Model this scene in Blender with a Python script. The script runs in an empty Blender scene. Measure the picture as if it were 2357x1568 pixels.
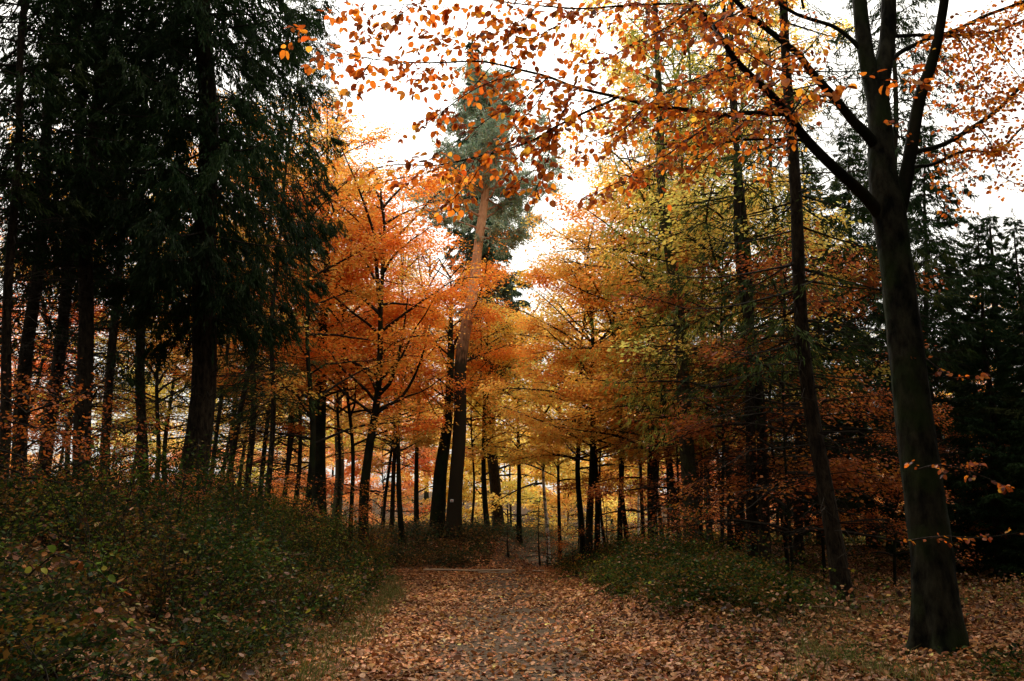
import bpy, math, random
import numpy as np
from mathutils import Vector, Matrix, Quaternion

sc = bpy.context.scene
COL = sc.collection
rad = math.radians

# ------------------------------------------------------------------ camera
F = 1844.0                       # focal length in units of a 2357 px wide frame
HZ = 1235.0                      # row of the horizon in that frame
PITCH = math.atan((HZ - 784.0) / F)
EYE = np.array([0.0, 0.0, 1.05])
cam_d = bpy.data.cameras.new("camera")
cam_d.sensor_width = 36.0
cam_d.lens = F / 2357.0 * 36.0
cam_d.clip_start = 0.05
cam_d.clip_end = 3000
cam = bpy.data.objects.new("camera", cam_d)
cam.location = EYE
cam.rotation_euler = (math.pi / 2 + PITCH, 0, 0)
COL.objects.link(cam)
sc.camera = cam
cp, sp = math.cos(PITCH), math.sin(PITCH)


def at(px, py, d):
    """point at depth y = d that is seen at (px, py)"""
    a = (px - 1178.5) / F
    b = (784.0 - py) / F
    v = np.array([a, cp - b * sp, sp + b * cp])
    return EYE + v * (d / v[1])


def px2m(w, d, px=1178.5):
    return w * d / F * 1.04 / math.sqrt(1 + ((px - 1178.5) / F) ** 2)


# ------------------------------------------------------------------ numeric helpers
def ss(t):
    t = np.clip(t, 0, 1)
    return t * t * (3 - 2 * t)


_lat = np.random.default_rng(5).random((257, 257))


def vnoise(x, y, s=1.0, o=0.0):
    x = np.asarray(x, float) / s + 77.3 + o
    y = np.asarray(y, float) / s + 31.7 + o * 1.7
    xi = np.floor(x).astype(int)
    yi = np.floor(y).astype(int)
    fx = ss(x - xi)
    fy = ss(y - yi)
    xi %= 256
    yi %= 256
    a = _lat[xi, yi] * (1 - fx) + _lat[xi + 1, yi] * fx
    b = _lat[xi, yi + 1] * (1 - fx) + _lat[xi + 1, yi + 1] * fx
    return a * (1 - fy) + b * fy


def norm(v):
    return v / np.maximum(np.linalg.norm(v, axis=-1, keepdims=True), 1e-9)


def left_edge(y):
    return np.interp(y, [0, 6, 10, 15, 19, 22, 26, 30], [-1.4, -1.5, -1.85, -2.2, -2.7, -3.3, -4.4, -5.0])


def right_edge(y):
    return np.interp(y, [0, 6, 10, 12, 20, 26, 32, 40, 46], [3.0, 2.3, 1.45, 1.4, 1.2, 1.5, 2.2, 4.4, 6.5])


def Hh(x, y):
    x = np.asarray(x, float)
    y = np.asarray(y, float)
    le, re = left_edge(y), right_edge(y)
    u = le - x
    z = 1.02 * ss(u / 2.7) + 0.10 * np.clip(u - 2.5, 0, 6)
    z = z * (1 - 0.15 * ss((y - 18) / 6))
    far = 1.05 * ss((y - 26.3) / 4.0) * ss((0.9 + np.interp(y, [27, 32, 40, 46], [-.2, .1, 2.0, 3.5]) - x) / 1.6)
    z = np.maximum(z, far)
    v = x - re
    m = 0.72 * np.exp(-((x - 2.75) / 1.15) ** 2 - ((y - 13.0) / 3.2) ** 2)
    r2 = 0.72 * ss((y - 16) / 7) * ss(v / 2.5)
    z = np.maximum(z, np.maximum(m, r2))
    z = np.maximum(z, 0.75 * ss((y - 41) / 8))
    z = z + 0.10 * ss((x - 3) / 3) * (1 - ss((y - 14) / 6))
    z = z + 6.0 * ss((y - 58) / 60)
    out = np.maximum(ss(u / 1.2), ss(v / 1.2))
    z = z + out * 0.16 * (vnoise(x, y, 1.7) - 0.5) + out * 0.05 * (vnoise(x, y, 0.5, 9) - 0.5)
    z = z + 0.03 * (vnoise(x, y, 1.3, 4) - 0.5)
    return z


class MB:
    """collects vertices, triangles and quads; one colour per face"""

    def __init__(s):
        s.v, s.t, s.q, s.ct, s.cq = [], [], [], [], []
        s.n = 0

    def add(s, v, t=None, q=None, ct=None, cq=None):
        v = np.asarray(v, float).reshape(-1, 3)
        if t is not None and len(t):
            t = np.asarray(t, np.int64).reshape(-1, 3)
            s.t.append(t + s.n)
            s.ct.append(np.broadcast_to(np.ones(3) if ct is None else ct, (len(t), 3)))
        if q is not None and len(q):
            q = np.asarray(q, np.int64).reshape(-1, 4)
            s.q.append(q + s.n)
            s.cq.append(np.broadcast_to(np.ones(3) if cq is None else cq, (len(q), 3)))
        s.v.append(v)
        s.n += len(v)

    def mesh(s, name, mat, smooth=False):
        v = np.concatenate(s.v) if s.v else np.zeros((0, 3))
        t = np.concatenate(s.t) if s.t else np.zeros((0, 3), np.int64)
        q = np.concatenate(s.q) if s.q else np.zeros((0, 4), np.int64)
        c = np.concatenate(([np.concatenate(s.ct)] if s.ct else []) + ([np.concatenate(s.cq)] if s.cq else []))
        me = bpy.data.meshes.new(name)
        me.vertices.add(len(v))
        me.vertices.foreach_set("co", v.astype(np.float32).ravel())
        li = np.concatenate([t.ravel(), q.ravel()]).astype(np.int32)
        tot = np.concatenate([np.full(len(t), 3), np.full(len(q), 4)]).astype(np.int32)
        st = np.concatenate([[0], np.cumsum(tot)[:-1]]).astype(np.int32)
        me.loops.add(len(li))
        me.loops.foreach_set("vertex_index", li)
        me.polygons.add(len(tot))
        me.polygons.foreach_set("loop_start", st)
        me.polygons.foreach_set("loop_total", tot)
        if smooth:
            me.polygons.foreach_set("use_smooth", np.ones(len(tot), bool))
        at_ = me.attributes.new("Col", 'FLOAT_COLOR', 'FACE')
        cc = np.ones((len(tot), 4), np.float32)
        cc[:, :3] = c
        at_.data.foreach_set("color", cc.ravel())
        me.update(calc_edges=True)
        if mat:
            me.materials.append(mat)
        return me

    # -------- shapes
    def tube(s, P, R, n=6, col=None, cap=True, rough=0.0, rng=None, lobes=None):
        P = np.asarray(P, float)
        R = np.asarray(R, float)
        m = len(P)
        T = norm(np.gradient(P, axis=0))
        ref = np.array([0.0, 1.0, 0.13]) if abs(T[0][1]) < 0.8 else np.array([1.0, 0, 0.1])
        U = norm(np.cross(T, ref))
        V = np.cross(T, U)
        a = np.arange(n) * 2 * math.pi / n
        rr = R[:, None] * np.ones(n)[None]
        if rough and rng is not None:
            rr = rr * (1 + rough * (rng.random((m, n)) - 0.5))
        if lobes is not None:
            rr = rr * (1 + np.asarray(lobes)[:, None] * (np.cos(a * 5 + 1.0) * .6 + np.cos(a * 3 + 2.2) * .5 + .15)[None])
        v = P[:, None] + rr[..., None] * (np.cos(a)[None, :, None] * U[:, None] + np.sin(a)[None, :, None] * V[:, None])
        v = v.reshape(-1, 3)
        i = np.arange(m - 1)[:, None] * n
        j = np.arange(n)[None]
        jn = (j + 1) % n
        q = np.stack([i + j, i + jn, i + n + jn, i + n + j], -1).reshape(-1, 4)
        t = None
        if cap:
            v = np.concatenate([v, [P[-1] + T[-1] * R[-1]]])
            k = (m - 1) * n
            t = [[k + a_, k + (a_ + 1) % n, m * n] for a_ in range(n)]
        s.add(v, t, q, col, col)

    def rhomb(s, P, A, B, l, w, col, bend=0.0):
        """simple leaves: one bent quad each"""
        N = np.cross(A, B)
        l = np.asarray(l)[:, None]
        w = np.asarray(w)[:, None]
        n = len(P)
        v = np.stack([P, P + A * l * .45 + B * w * .5 + N * l * bend, P + A * l, P + A * l * .45 - B * w * .5 + N * l * bend * .6], 1)
        q = np.arange(n * 4).reshape(n, 4)
        s.add(v.reshape(-1, 3), None, q, None, col)

    def fine(s, P, A, B, l, w, col, fold=0.12, curl=0.0, pet=0.14, warp=None):
        """beech leaves: ovate outline, fold along the midrib, a short stalk"""
        N = np.cross(A, B)
        n = len(P)
        l = np.asarray(l)[:, None]
        w = np.asarray(w)[:, None]
        fold = np.broadcast_to(np.asarray(fold, float).reshape(-1, 1), (n, 1))
        curl = np.broadcast_to(np.asarray(curl, float).reshape(-1, 1), (n, 1))
        out = [(0, 0)]
        rows = [(.14, .37), (.44, .51), (.76, .36)]

        def pt(t, u):
            q = P + A * l * (pet + t * (1 - pet)) + B * w * u + N * (w * abs(u) * fold * 2 + l * curl * t * t)
            if warp is not None and u != 0:
                q = q + N * w * warp[:, None] * math.sin(t * 9 + u * 3) * abs(u)
            return q
        v = [pt(0, 0)]
        for t, u in rows:
            v += [pt(t, u), pt(t, 0), pt(t, -u)]
        v += [pt(1, 0)]
        v += [P, P + B * w * .04 + A * l * .01]
        k = len(v)
        v = np.stack(v, 1).reshape(-1, 3)
        b = (np.arange(n) * k)[:, None]
        tr = np.array([[0, 2, 1], [0, 3, 2], [7, 8, 10], [8, 9, 10], [0, 11, 12]])
        qu = np.array([[1, 2, 5, 4], [2, 3, 6, 5], [4, 5, 8, 7], [5, 6, 9, 8]])
        T = (b[:, None] + tr[None]).reshape(-1, 3)
        Q = (b[:, None] + qu[None]).reshape(-1, 4)
        s.add(v, T, Q, np.repeat(col, 5, 0), np.repeat(col, 4, 0))


def palette(rng, n, cols, jit=0.18, mix=None):
    """n colours drawn from cols = [(r, g, b, weight)...]"""
    c = np.array([k[:3] for k in cols], float)
    w = np.array([k[3] for k in cols], float)
    i = rng.choice(len(c), n, p=w / w.sum())
    o = c[i] * (1 + jit * rng.standard_normal((n, 1)))
    o = o * (1 + 0.08 * rng.standard_normal((n, 3)))
    return np.clip(o, 0.002, 0.95)


# ------------------------------------------------------------------ materials
def new_mat(name):
    m = bpy.data.materials.new(name)
    m.use_nodes = True
    nt = m.node_tree
    nt.nodes.clear()
    out = nt.nodes.new("ShaderNodeOutputMaterial")
    return m, nt, out


def N_(nt, t, **k):
    n = nt.nodes.new(t)
    for a, b in k.items():
        setattr(n, a, b)
    return n


def leaf_mat(name, trans=0.45, gloss=0.04, rough=0.45, vein=0.0):
    m, nt, out = new_mat(name)
    L = nt.links.new
    at_ = N_(nt, "ShaderNodeAttribute", attribute_name="Col")
    oi = N_(nt, "ShaderNodeObjectInfo")
    mx = N_(nt, "ShaderNodeMix", data_type='RGBA', blend_type='MULTIPLY')
    mx.inputs[0].default_value = 1
    L(at_.outputs["Color"], mx.inputs[6])
    L(oi.outputs["Color"], mx.inputs[7])
    c = mx.outputs[2]
    if vein:
        tc = N_(nt, "ShaderNodeTexCoord")
        no = N_(nt, "ShaderNodeTexNoise")
        no.inputs["Scale"].default_value = 60
        no.inputs["Detail"].default_value = 3
        L(tc.outputs["Object"], no.inputs["Vector"])
        mr = N_(nt, "ShaderNodeMapRange")
        mr.inputs[1].default_value = .3
        mr.inputs[2].default_value = .7
        mr.inputs[3].default_value = 1 - vein
        mr.inputs[4].default_value = 1 + vein
        L(no.outputs[0], mr.inputs[0])
        m2 = N_(nt, "ShaderNodeVectorMath", operation='MULTIPLY')
        L(c, m2.inputs[0])
        L(mr.outputs[0], m2.inputs[1])
        c = m2.outputs[0]
    d = N_(nt, "ShaderNodeBsdfDiffuse")
    t = N_(nt, "ShaderNodeBsdfTranslucent")
    L(c, d.inputs[0])
    L(c, t.inputs[0])
    mi = N_(nt, "ShaderNodeMixShader")
    mi.inputs[0].default_value = trans
    L(d.outputs[0], mi.inputs[1])
    L(t.outputs[0], mi.inputs[2])
    sh = mi.outputs[0]
    if gloss:
        g = N_(nt, "ShaderNodeBsdfGlossy")
        g.inputs["Roughness"].default_value = rough
        m3 = N_(nt, "ShaderNodeMixShader")
        m3.inputs[0].default_value = gloss
        L(sh, m3.inputs[1])
        L(g.outputs[0], m3.inputs[2])
        sh = m3.outputs[0]
    L(sh, out.inputs[0])
    return m


def bark_mat(name, c1, c2, scale=(14, 14, 2.2), bump=0.6, moss=None, lower=None, z0=0, z1=1, contrast=(.35, .65)):
    m, nt, out = new_mat(name)
    L = nt.links.new
    tc = N_(nt, "ShaderNodeTexCoord")
    mp = N_(nt, "ShaderNodeMapping")
    mp.inputs["Scale"].default_value = scale
    L(tc.outputs["Object"], mp.inputs[0])
    no = N_(nt, "ShaderNodeTexNoise")
    no.inputs["Scale"].default_value = 1.6
    no.inputs["Detail"].default_value = 7
    no.inputs["Roughness"].default_value = .65
    L(mp.outputs[0], no.inputs["Vector"])
    vo = N_(nt, "ShaderNodeTexVoronoi", feature='DISTANCE_TO_EDGE')
    vo.inputs["Scale"].default_value = 1.7
    L(mp.outputs[0], vo.inputs["Vector"])
    mr = N_(nt, "ShaderNodeMapRange")
    mr.inputs[1].default_value, mr.inputs[2].default_value = contrast
    L(no.outputs[0], mr.inputs[0])
    mx = N_(nt, "ShaderNodeMix", data_type='RGBA')
    mx.inputs[6].default_value = (*c1, 1)
    mx.inputs[7].default_value = (*c2, 1)
    L(mr.outputs[0], mx.inputs[0])
    c = mx.outputs[2]
    if lower is not None:       # a different bark colour further up the stem
        sx = N_(nt, "ShaderNodeSeparateXYZ")
        L(tc.outputs["Object"], sx.inputs[0])
        ad = N_(nt, "ShaderNodeMath", operation='MULTIPLY_ADD')
        ad.inputs[1].default_value = 2.2
        L(no.outputs[0], ad.inputs[0])
        L(sx.outputs[2], ad.inputs[2])
        r = N_(nt, "ShaderNodeMapRange")
        r.inputs[1].default_value = z0
        r.inputs[2].default_value = z1
        L(ad.outputs[0], r.inputs[0])
        m2 = N_(nt, "ShaderNodeMix", data_type='RGBA')
        m2.inputs[6].default_value = (*lower, 1)
        L(c, m2.inputs[7])
        L(r.outputs[0], m2.inputs[0])
        c = m2.outputs[2]
    if moss is not None:
        n2 = N_(nt, "ShaderNodeTexNoise")
        n2.inputs["Scale"].default_value = 2.3
        n2.inputs["Detail"].default_value = 6
        L(tc.outputs["Object"], n2.inputs["Vector"])
        r = N_(nt, "ShaderNodeMapRange")
        r.inputs[1].default_value = .48
        r.inputs[2].default_value = .66
        r.inputs[4].default_value = .75
        L(n2.outputs[0], r.inputs[0])
        m2 = N_(nt, "ShaderNodeMix", data_type='RGBA')
        L(c, m2.inputs[6])
        m2.inputs[7].default_value = (*moss, 1)
        L(r.outputs[0], m2.inputs[0])
        c = m2.outputs[2]
    b = N_(nt, "ShaderNodeBsdfPrincipled")
    b.inputs["Roughness"].default_value = .9
    b.inputs["Specular IOR Level"].default_value = .04
    L(c, b.inputs["Base Color"])
    mm = N_(nt, "ShaderNodeMath", operation='MINIMUM')
    mm.inputs[1].default_value = .25
    L(vo.outputs[0], mm.inputs[0])
    ad2 = N_(nt, "ShaderNodeMath", operation='ADD')
    L(mm.outputs[0], ad2.inputs[0])
    L(no.outputs[0], ad2.inputs[1])
    bp = N_(nt, "ShaderNodeBump")
    bp.inputs["Strength"].default_value = bump
    bp.inputs["Distance"].default_value = .03
    L(ad2.outputs[0], bp.inputs["Height"])
    L(bp.outputs[0], b.inputs["Normal"])
    L(b.outputs[0], out.inputs[0])
    return m


def soil_mat(name, cols, scale=5.0, stones=0.0, bump=.5):
    m, nt, out = new_mat(name)
    L = nt.links.new
    tc = N_(nt, "ShaderNodeTexCoord")
    no = N_(nt, "ShaderNodeTexNoise")
    no.inputs["Scale"].default_value = scale
    no.inputs["Detail"].default_value = 9
    no.inputs["Roughness"].default_value = .7
    L(tc.outputs["Object"], no.inputs["Vector"])
    cr = N_(nt, "ShaderNodeValToRGB")
    el = cr.color_ramp.elements
    el[0].position = .3
    el[1].position = .72
    el[0].color = (*cols[0], 1)
    el[1].color = (*cols[-1], 1)
    for i, c in enumerate(cols[1:-1]):
        e = el.new(.3 + .42 * (i + 1) / (len(cols) - 1))
        e.color = (*c, 1)
    L(no.outputs[0], cr.inputs[0])
    c = cr.outputs[0]
    h = no.outputs[0]
    vo = N_(nt, "ShaderNodeTexVoronoi")
    vo.inputs["Scale"].default_value = 45
    L(tc.outputs["Object"], vo.inputs["Vector"])
    if stones:
        r = N_(nt, "ShaderNodeMapRange")
        r.inputs[1].default_value = .1
        r.inputs[2].default_value = .5
        r.inputs[3].default_value = stones
        r.inputs[4].default_value = 0
        L(vo.outputs["Distance"], r.inputs[0])
        hs = N_(nt, "ShaderNodeHueSaturation")
        hs.inputs["Saturation"].default_value = .25
        hs.inputs["Value"].default_value = .16
        L(vo.outputs["Color"], hs.inputs["Color"])
        mx = N_(nt, "ShaderNodeMix", data_type='RGBA')
        L(r.outputs[0], mx.inputs[0])
        L(c, mx.inputs[6])
        L(hs.outputs[0], mx.inputs[7])
        c = mx.outputs[2]
    b = N_(nt, "ShaderNodeBsdfPrincipled")
    b.inputs["Roughness"].default_value = .95
    b.inputs["Specular IOR Level"].default_value = .02
    L(c, b.inputs["Base Color"])
    su = N_(nt, "ShaderNodeMath", operation='SUBTRACT')
    L(h, su.inputs[0])
    L(vo.outputs["Distance"], su.inputs[1])
    bp = N_(nt, "ShaderNodeBump")
    bp.inputs["Strength"].default_value = bump
    bp.inputs["Distance"].default_value = .02
    L(su.outputs[0], bp.inputs["Height"])
    L(bp.outputs[0], b.inputs["Normal"])
    L(b.outputs[0], out.inputs[0])
    return m


M = {}
M['leaf'] = leaf_mat("autumn_leaf", .55, .015, .5)
M['leaf_near'] = leaf_mat("beech_leaf", .68, .02, .4, vein=.15)
M['needle'] = leaf_mat("needles", .25, .008, .5)
M['litter'] = leaf_mat("dry_leaf", .15, .015, .5, vein=.18)
M['green'] = leaf_mat("bramble_leaf", .35, .004, .4)
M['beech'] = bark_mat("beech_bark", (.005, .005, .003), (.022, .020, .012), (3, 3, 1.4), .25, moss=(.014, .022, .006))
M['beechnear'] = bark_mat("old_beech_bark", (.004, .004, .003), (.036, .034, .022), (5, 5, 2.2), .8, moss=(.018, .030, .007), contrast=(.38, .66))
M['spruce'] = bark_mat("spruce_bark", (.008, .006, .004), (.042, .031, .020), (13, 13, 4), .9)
M['pine'] = bark_mat("pine_bark", (.42, .20, .105), (.60, .33, .19), (8, 8, 2.5), .5, lower=(.024, .019, .012), z0=7.5, z1=10.5)
M['pinebr'] = bark_mat("pine_twig_bark", (.30, .15, .09), (.5, .28, .18), (8, 8, 2.5), .3)
M['larch'] = bark_mat("larch_bark", (.018, .013, .008), (.075, .058, .038), (12, 12, 2.5), .9, moss=(.035, .045, .015))
M['birch'] = bark_mat("birch_bark", (.05, .045, .04), (.55, .52, .46), (2.5, 2.5, 9), .3, contrast=(.40, .50))
M['twig'] = bark_mat("twig_bark", (.014, .011, .008), (.035, .028, .02), (6, 6, 6), .1)
M['soil'] = soil_mat("forest_soil", [(.016, .010, .004), (.050, .028, .011), (.11, .055, .020)], 6)
M['path'] = soil_mat("path_gravel", [(.042, .027, .015), (.085, .056, .034), (.14, .096, .062)], 11, stones=.3, bump=.6)
M['wood'] = bark_mat("pale_timber", (.26, .19, .12), (.46, .35, .24), (2, 30, 30), .3)
M['oldwood'] = bark_mat("weathered_wood", (.09, .058, .032), (.20, .13, .075), (3, 24, 24), .4)
M['cutwood'] = bark_mat("cut_wood", (.16, .09, .045), (.30, .17, .09), (20, 20, 20), .2)


def flat_mat(name, c, r=.6):
    m, nt, out = new_mat(name)
    b = N_(nt, "ShaderNodeBsdfPrincipled")
    no = N_(nt, "ShaderNodeTexNoise")
    no.inputs["Scale"].default_value = 60
    mx = N_(nt, "ShaderNodeMix", data_type='RGBA')
    mx.inputs[6].default_value = (*[k * .85 for k in c], 1)
    mx.inputs[7].default_value = (*c, 1)
    nt.links.new(no.outputs[0], mx.inputs[0])
    nt.links.new(mx.outputs[2], b.inputs["Base Color"])
    b.inputs["Roughness"].default_value = r
    nt.links.new(b.outputs[0], out.inputs[0])
    return m


M['white'] = flat_mat("sign_white", (.8, .78, .74))
M['red'] = flat_mat("sign_red", (.45, .05, .04))


# ------------------------------------------------------------------ object helpers
def link(name, me, parent=None, color=None):
    o = bpy.data.objects.new(name, me)
    COL.objects.link(o)
    if parent is not None:
        o.parent = parent
    if color is not None:
        o.color = (*color, 1)
    return o


def tag(o, label, cat, group=None, kind=None):
    if label:
        o['label'] = label
    if cat:
        o['category'] = cat
    if group:
        o['group'] = group
    if kind:
        o['kind'] = kind
    return o


def empty(name, loc, label, cat, group=None):
    o = bpy.data.objects.new(name, None)
    o.empty_display_size = .3
    COL.objects.link(o)
    o.location = loc
    return tag(o, label, cat, group)


# ------------------------------------------------------------------ ground and path
def axis(a, b, fine, lim):
    """coordinates: fine step between a and b, growing steps out to +-lim"""
    c = list(np.arange(a, b, fine))
    s, x = fine, b
    up = []
    while x < lim:
        up.append(x)
        s *= 1.16
        x += s
    s, x = fine, a
    dn = []
    while x > -lim:
        s *= 1.16
        x -= s
        dn.append(x)
    return np.array(dn[::-1] + c + up)


def sheet(xs, ys, dz, mask=None):
    X, Y = np.meshgrid(xs, ys)
    Z = Hh(X, Y) + dz
    v = np.stack([X, Y, Z], -1).reshape(-1, 3)
    nx, ny = len(xs), len(ys)
    i = np.arange(ny - 1)[:, None] * nx
    j = np.arange(nx - 1)[None]
    q = np.stack([i + j, i + j + 1, i + nx + j + 1, i + nx + j], -1).reshape(-1, 4)
    if mask is not None:
        cx = v[q].mean(1)
        q = q[mask(cx[:, 0], cx[:, 1])]
    b = MB()
    b.add(v, None, q)
    return b


g = link("ground", sheet(axis(-14, 12, .14, 900), axis(2, 50, .14, 900), 0).mesh("ground", M['soil'], True))
tag(g, None, None, kind="structure")


def path_c(y):
    return np.interp(y, [0, 6, 12, 20, 26, 32, 40, 46], [-.1, -.12, -.1, -.15, .1, 1.0, 3.2, 5.0])


def path_w(y):
    return np.interp(y, [0, 6, 12, 20, 26, 32, 40, 46], [.95, 1.0, 1.05, 1.2, 1.25, .9, .8, .8])


# the path follows its centre line: rows across it
ys_ = np.arange(0, 36, .12)
uu = np.linspace(-1, 1, 25)
ragged = (vnoise(ys_, ys_ * 0, 1.1) - .5) * .35
PX = path_c(ys_)[:, None] + uu[None] * (path_w(ys_) + ragged)[:, None]
PY = ys_[:, None] + 0 * PX
edge = (1 - uu ** 4)[None]
PZ = Hh(PX, PY) + .018 * edge - .008
b = MB()
nx = len(uu)
i = np.arange(len(ys_) - 1)[:, None] * nx
j = np.arange(nx - 1)[None]
b.add(np.stack([PX, PY, PZ], -1), None, np.stack([i + j, i + j + 1, i + nx + j + 1, i + nx + j], -1))
tag(link("path", b.mesh("path", M['path'], True)), None, None, kind="structure")

# ------------------------------------------------------------------ fallen leaves
LIT = [(.52, .245, .105, 5), (.44, .18, .066, 5), (.27, .10, .034, 5), (.62, .34, .17, 2), (.40, .15, .036, 3.5),
       (.13, .045, .018, 4.5), (.45, .22, .06, 1.2), (.50, .40, .10, .25)]


def litter_density(x, y):
    c = np.abs(x - path_c(y)) / path_w(y)
    d = np.interp(c, [0, .35, .8, 1.2, 3], [.36, .44, .95, 1.0, 1.0])
    trk = np.clip(1.5 * vnoise(x, y, .45, 3) - .05, .42, 1.3)
    d = np.where((c < .75) & (y < 24), d * trk, d)
    d = np.where((y > 27) & (x < path_c(y) - 1.0), d * .35, d)
    d = np.where((y > 28) & (c < 1), .9, d)
    u = left_edge(y) - x
    d = np.where((u > .6) & (y < 27), d * np.clip(.95 - .6 * u, .16, 1) * (.5 + .8 * vnoise(x, y, .8, 12)), d)
    d = np.where((x > 1.9) & (y < 20), d * (.45 + .9 * vnoise(x, y, 1.0, 22)), d)
    return d


def litter(seed, n, x0, x1, y0, y1, size, fine_, powy=0.0):
    rng = np.random.default_rng(seed)
    b = MB()
    k = int(n * 2)
    y = y0 + (y1 - y0) * rng.random(k) ** (1 + powy)
    xr = rng.random(k)
    x = x0(y) + (x1(y) - x0(y)) * xr
    keep = rng.random(k) < litter_density(x, y)
    x, y = x[keep][:n], y[keep][:n]
    n = len(x)
    e = .05
    h = Hh(x, y)
    gx = (Hh(x + e, y) - h) / e
    gy = (Hh(x, y + e) - h) / e
    onp = np.abs(x - path_c(y)) < path_w(y)
    z = h + .014 + rng.random(n) * np.where(onp, .012, .03)
    Nn = norm(np.stack([-gx, -gy, np.ones(n)], 1) + rng.standard_normal((n, 3)) * np.where(rng.random(n) < .3, .5, .20)[:, None])
    az = rng.random(n) * 2 * math.pi
    A = np.stack([np.cos(az), np.sin(az), np.zeros(n)], 1)
    A = norm(A - (A * Nn).sum(1, keepdims=True) * Nn)
    B = np.cross(Nn, A)
    l = size * (1 + .22 * rng.standard_normal(n)).clip(.5, 1.6)
    w = l * rng.uniform(.5, .8, n)
    P = np.stack([x, y, z], 1) - A * l[:, None] * .5
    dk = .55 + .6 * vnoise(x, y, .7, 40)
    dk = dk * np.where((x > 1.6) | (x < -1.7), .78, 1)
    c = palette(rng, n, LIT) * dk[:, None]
    if fine_:
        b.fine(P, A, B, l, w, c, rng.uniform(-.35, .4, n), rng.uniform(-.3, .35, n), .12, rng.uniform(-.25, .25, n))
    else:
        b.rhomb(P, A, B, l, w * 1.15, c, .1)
    return b


xl = lambda k: (lambda y: -k * y - 2.0)
xr_ = lambda k: (lambda y: k * y + 2.0)
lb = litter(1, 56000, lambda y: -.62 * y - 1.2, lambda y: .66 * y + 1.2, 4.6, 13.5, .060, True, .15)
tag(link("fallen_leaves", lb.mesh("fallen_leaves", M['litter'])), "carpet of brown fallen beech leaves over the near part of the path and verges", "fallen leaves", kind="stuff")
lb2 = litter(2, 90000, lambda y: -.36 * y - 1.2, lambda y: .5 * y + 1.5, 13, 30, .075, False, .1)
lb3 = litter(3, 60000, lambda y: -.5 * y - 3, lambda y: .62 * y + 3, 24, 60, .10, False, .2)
o2 = MB()
for q in (lb2, lb3):
    o2.add(np.concatenate(q.v), None, np.concatenate(q.q), None, np.concatenate(q.cq))
tag(link("fallen_leaves", o2.mesh("fallen_leaves_far", M['litter'])), "carpet of brown fallen leaves farther along the path up to the bend", "fallen leaves", kind="stuff")

# ------------------------------------------------------------------ undergrowth on the banks
GRN = [(.016, .032, .005, 6), (.034, .052, .007, 4), (.085, .105, .012, 1.5), (.20, .18, .02, .6), (.010, .020, .004, 5), (.15, .055, .010, 2.6), (.30, .13, .03, .9)]


def shrubs(seed, pts, n_leaf, size, r0=.35, h0=.45, pal=GRN):
    """low leafy clumps: small leaves on thin arching stems"""
    rng = np.random.default_rng(seed)
    lv, st = MB(), MB()
    for (x, y) in pts:
        h = h0 * rng.uniform(.4, 1.2) * (2.0 if rng.random() < .10 else 1) * (.35 + 1.15 * float(vnoise(x, y, 1.4, 50)))
        r = r0 * rng.uniform(.7, 1.4)
        g0 = float(Hh(x, y))
        n = int(n_leaf * rng.uniform(.35, 1.4))
        big = rng.uniform(.75, 1.5)
        ns = 7
        az = rng.random(ns) * 6.28
        tip = np.stack([x + np.cos(az) * r, y + np.sin(az) * r, g0 + h * rng.uniform(.6, 1.1, ns)], 1)
        for k in range(ns):
            a0 = np.array([x, y, g0 - .02])
            m = (a0 + tip[k]) / 2 + [0, 0, h * .25]
            st.tube([a0, m, tip[k]], [.004, .003, .0015], 3, cap=False)
        k = rng.integers(0, ns, n)
        t = rng.random(n) ** .7
        a0 = np.array([x, y, g0])
        m = (a0 + tip[k]) / 2 + [0, 0, h * .25]
        P = (1 - t)[:, None] ** 2 * a0 + (2 * t * (1 - t))[:, None] * m * 1.0 + (t ** 2)[:, None] * tip[k]
        P = P + rng.standard_normal((n, 3)) * np.array([.09, .09, .06]) * (r / .35)
        P[:, 2] = np.maximum(P[:, 2], Hh(P[:, 0], P[:, 1]) + .02)
        Nn = norm(np.array([0, -.15, 1.0]) + rng.standard_normal((n, 3)) * .55)
        A = norm(np.cross(Nn, rng.standard_normal((n, 3))))
        B = np.cross(Nn, A)
        l = size * big * rng.uniform(.6, 1.4, n)
        base = palette(rng, 1, pal, .1)[0]
        c = palette(rng, n, pal, .2) * .45 + base * .55
        lv.rhomb(P, A, B, l, l * .62, c, .08)
    return lv, st


def scatter(seed, n, x0, x1, y0, y1, test):
    rng = np.random.default_rng(seed)
    x = rng.uniform(x0, x1, n)
    y = rng.uniform(y0, y1, n)
    k = test(x, y, rng.random(n))
    return np.stack([x[k], y[k]], 1)


lp = scatter(11, 7400, -15, -1.4, 3.6, 25, lambda x, y, r: (x > -.66 * y - 1) & (left_edge(y) - x > .15 + .55 * r) & (r < .38 + .5 * vnoise(x, y, 1.5, 2)) & ~((y < 7.0) & (left_edge(y) - x < .4)))
near = lp[lp[:, 1] < 12]
farp = lp[lp[:, 1] >= 12]
hp = scatter(19, 170, -9, -2.4, 7, 19, lambda x, y, r: (x > -.62 * y) & (left_edge(y) - x > .5) & (r < .55))
a, s1 = shrubs(21, near, 210, .030, .32, .50)
a2, s2 = shrubs(22, farp, 130, .042, .40, .66)
a3, s3 = shrubs(28, hp, 900, .040, .55, .95)
lit = MB()
for q in (a, a2, a3):
    lit.add(np.concatenate(q.v), None, np.concatenate(q.q), None, np.concatenate(q.cq))
tag(link("undergrowth", lit.mesh("undergrowth", M['green'])), "dark green bramble and bilberry undergrowth covering the left bank", "undergrowth", kind="stuff")
stm = MB()
for q in (s1, s2, s3):
    stm.add(np.concatenate(q.v), None, np.concatenate(q.q))
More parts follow.
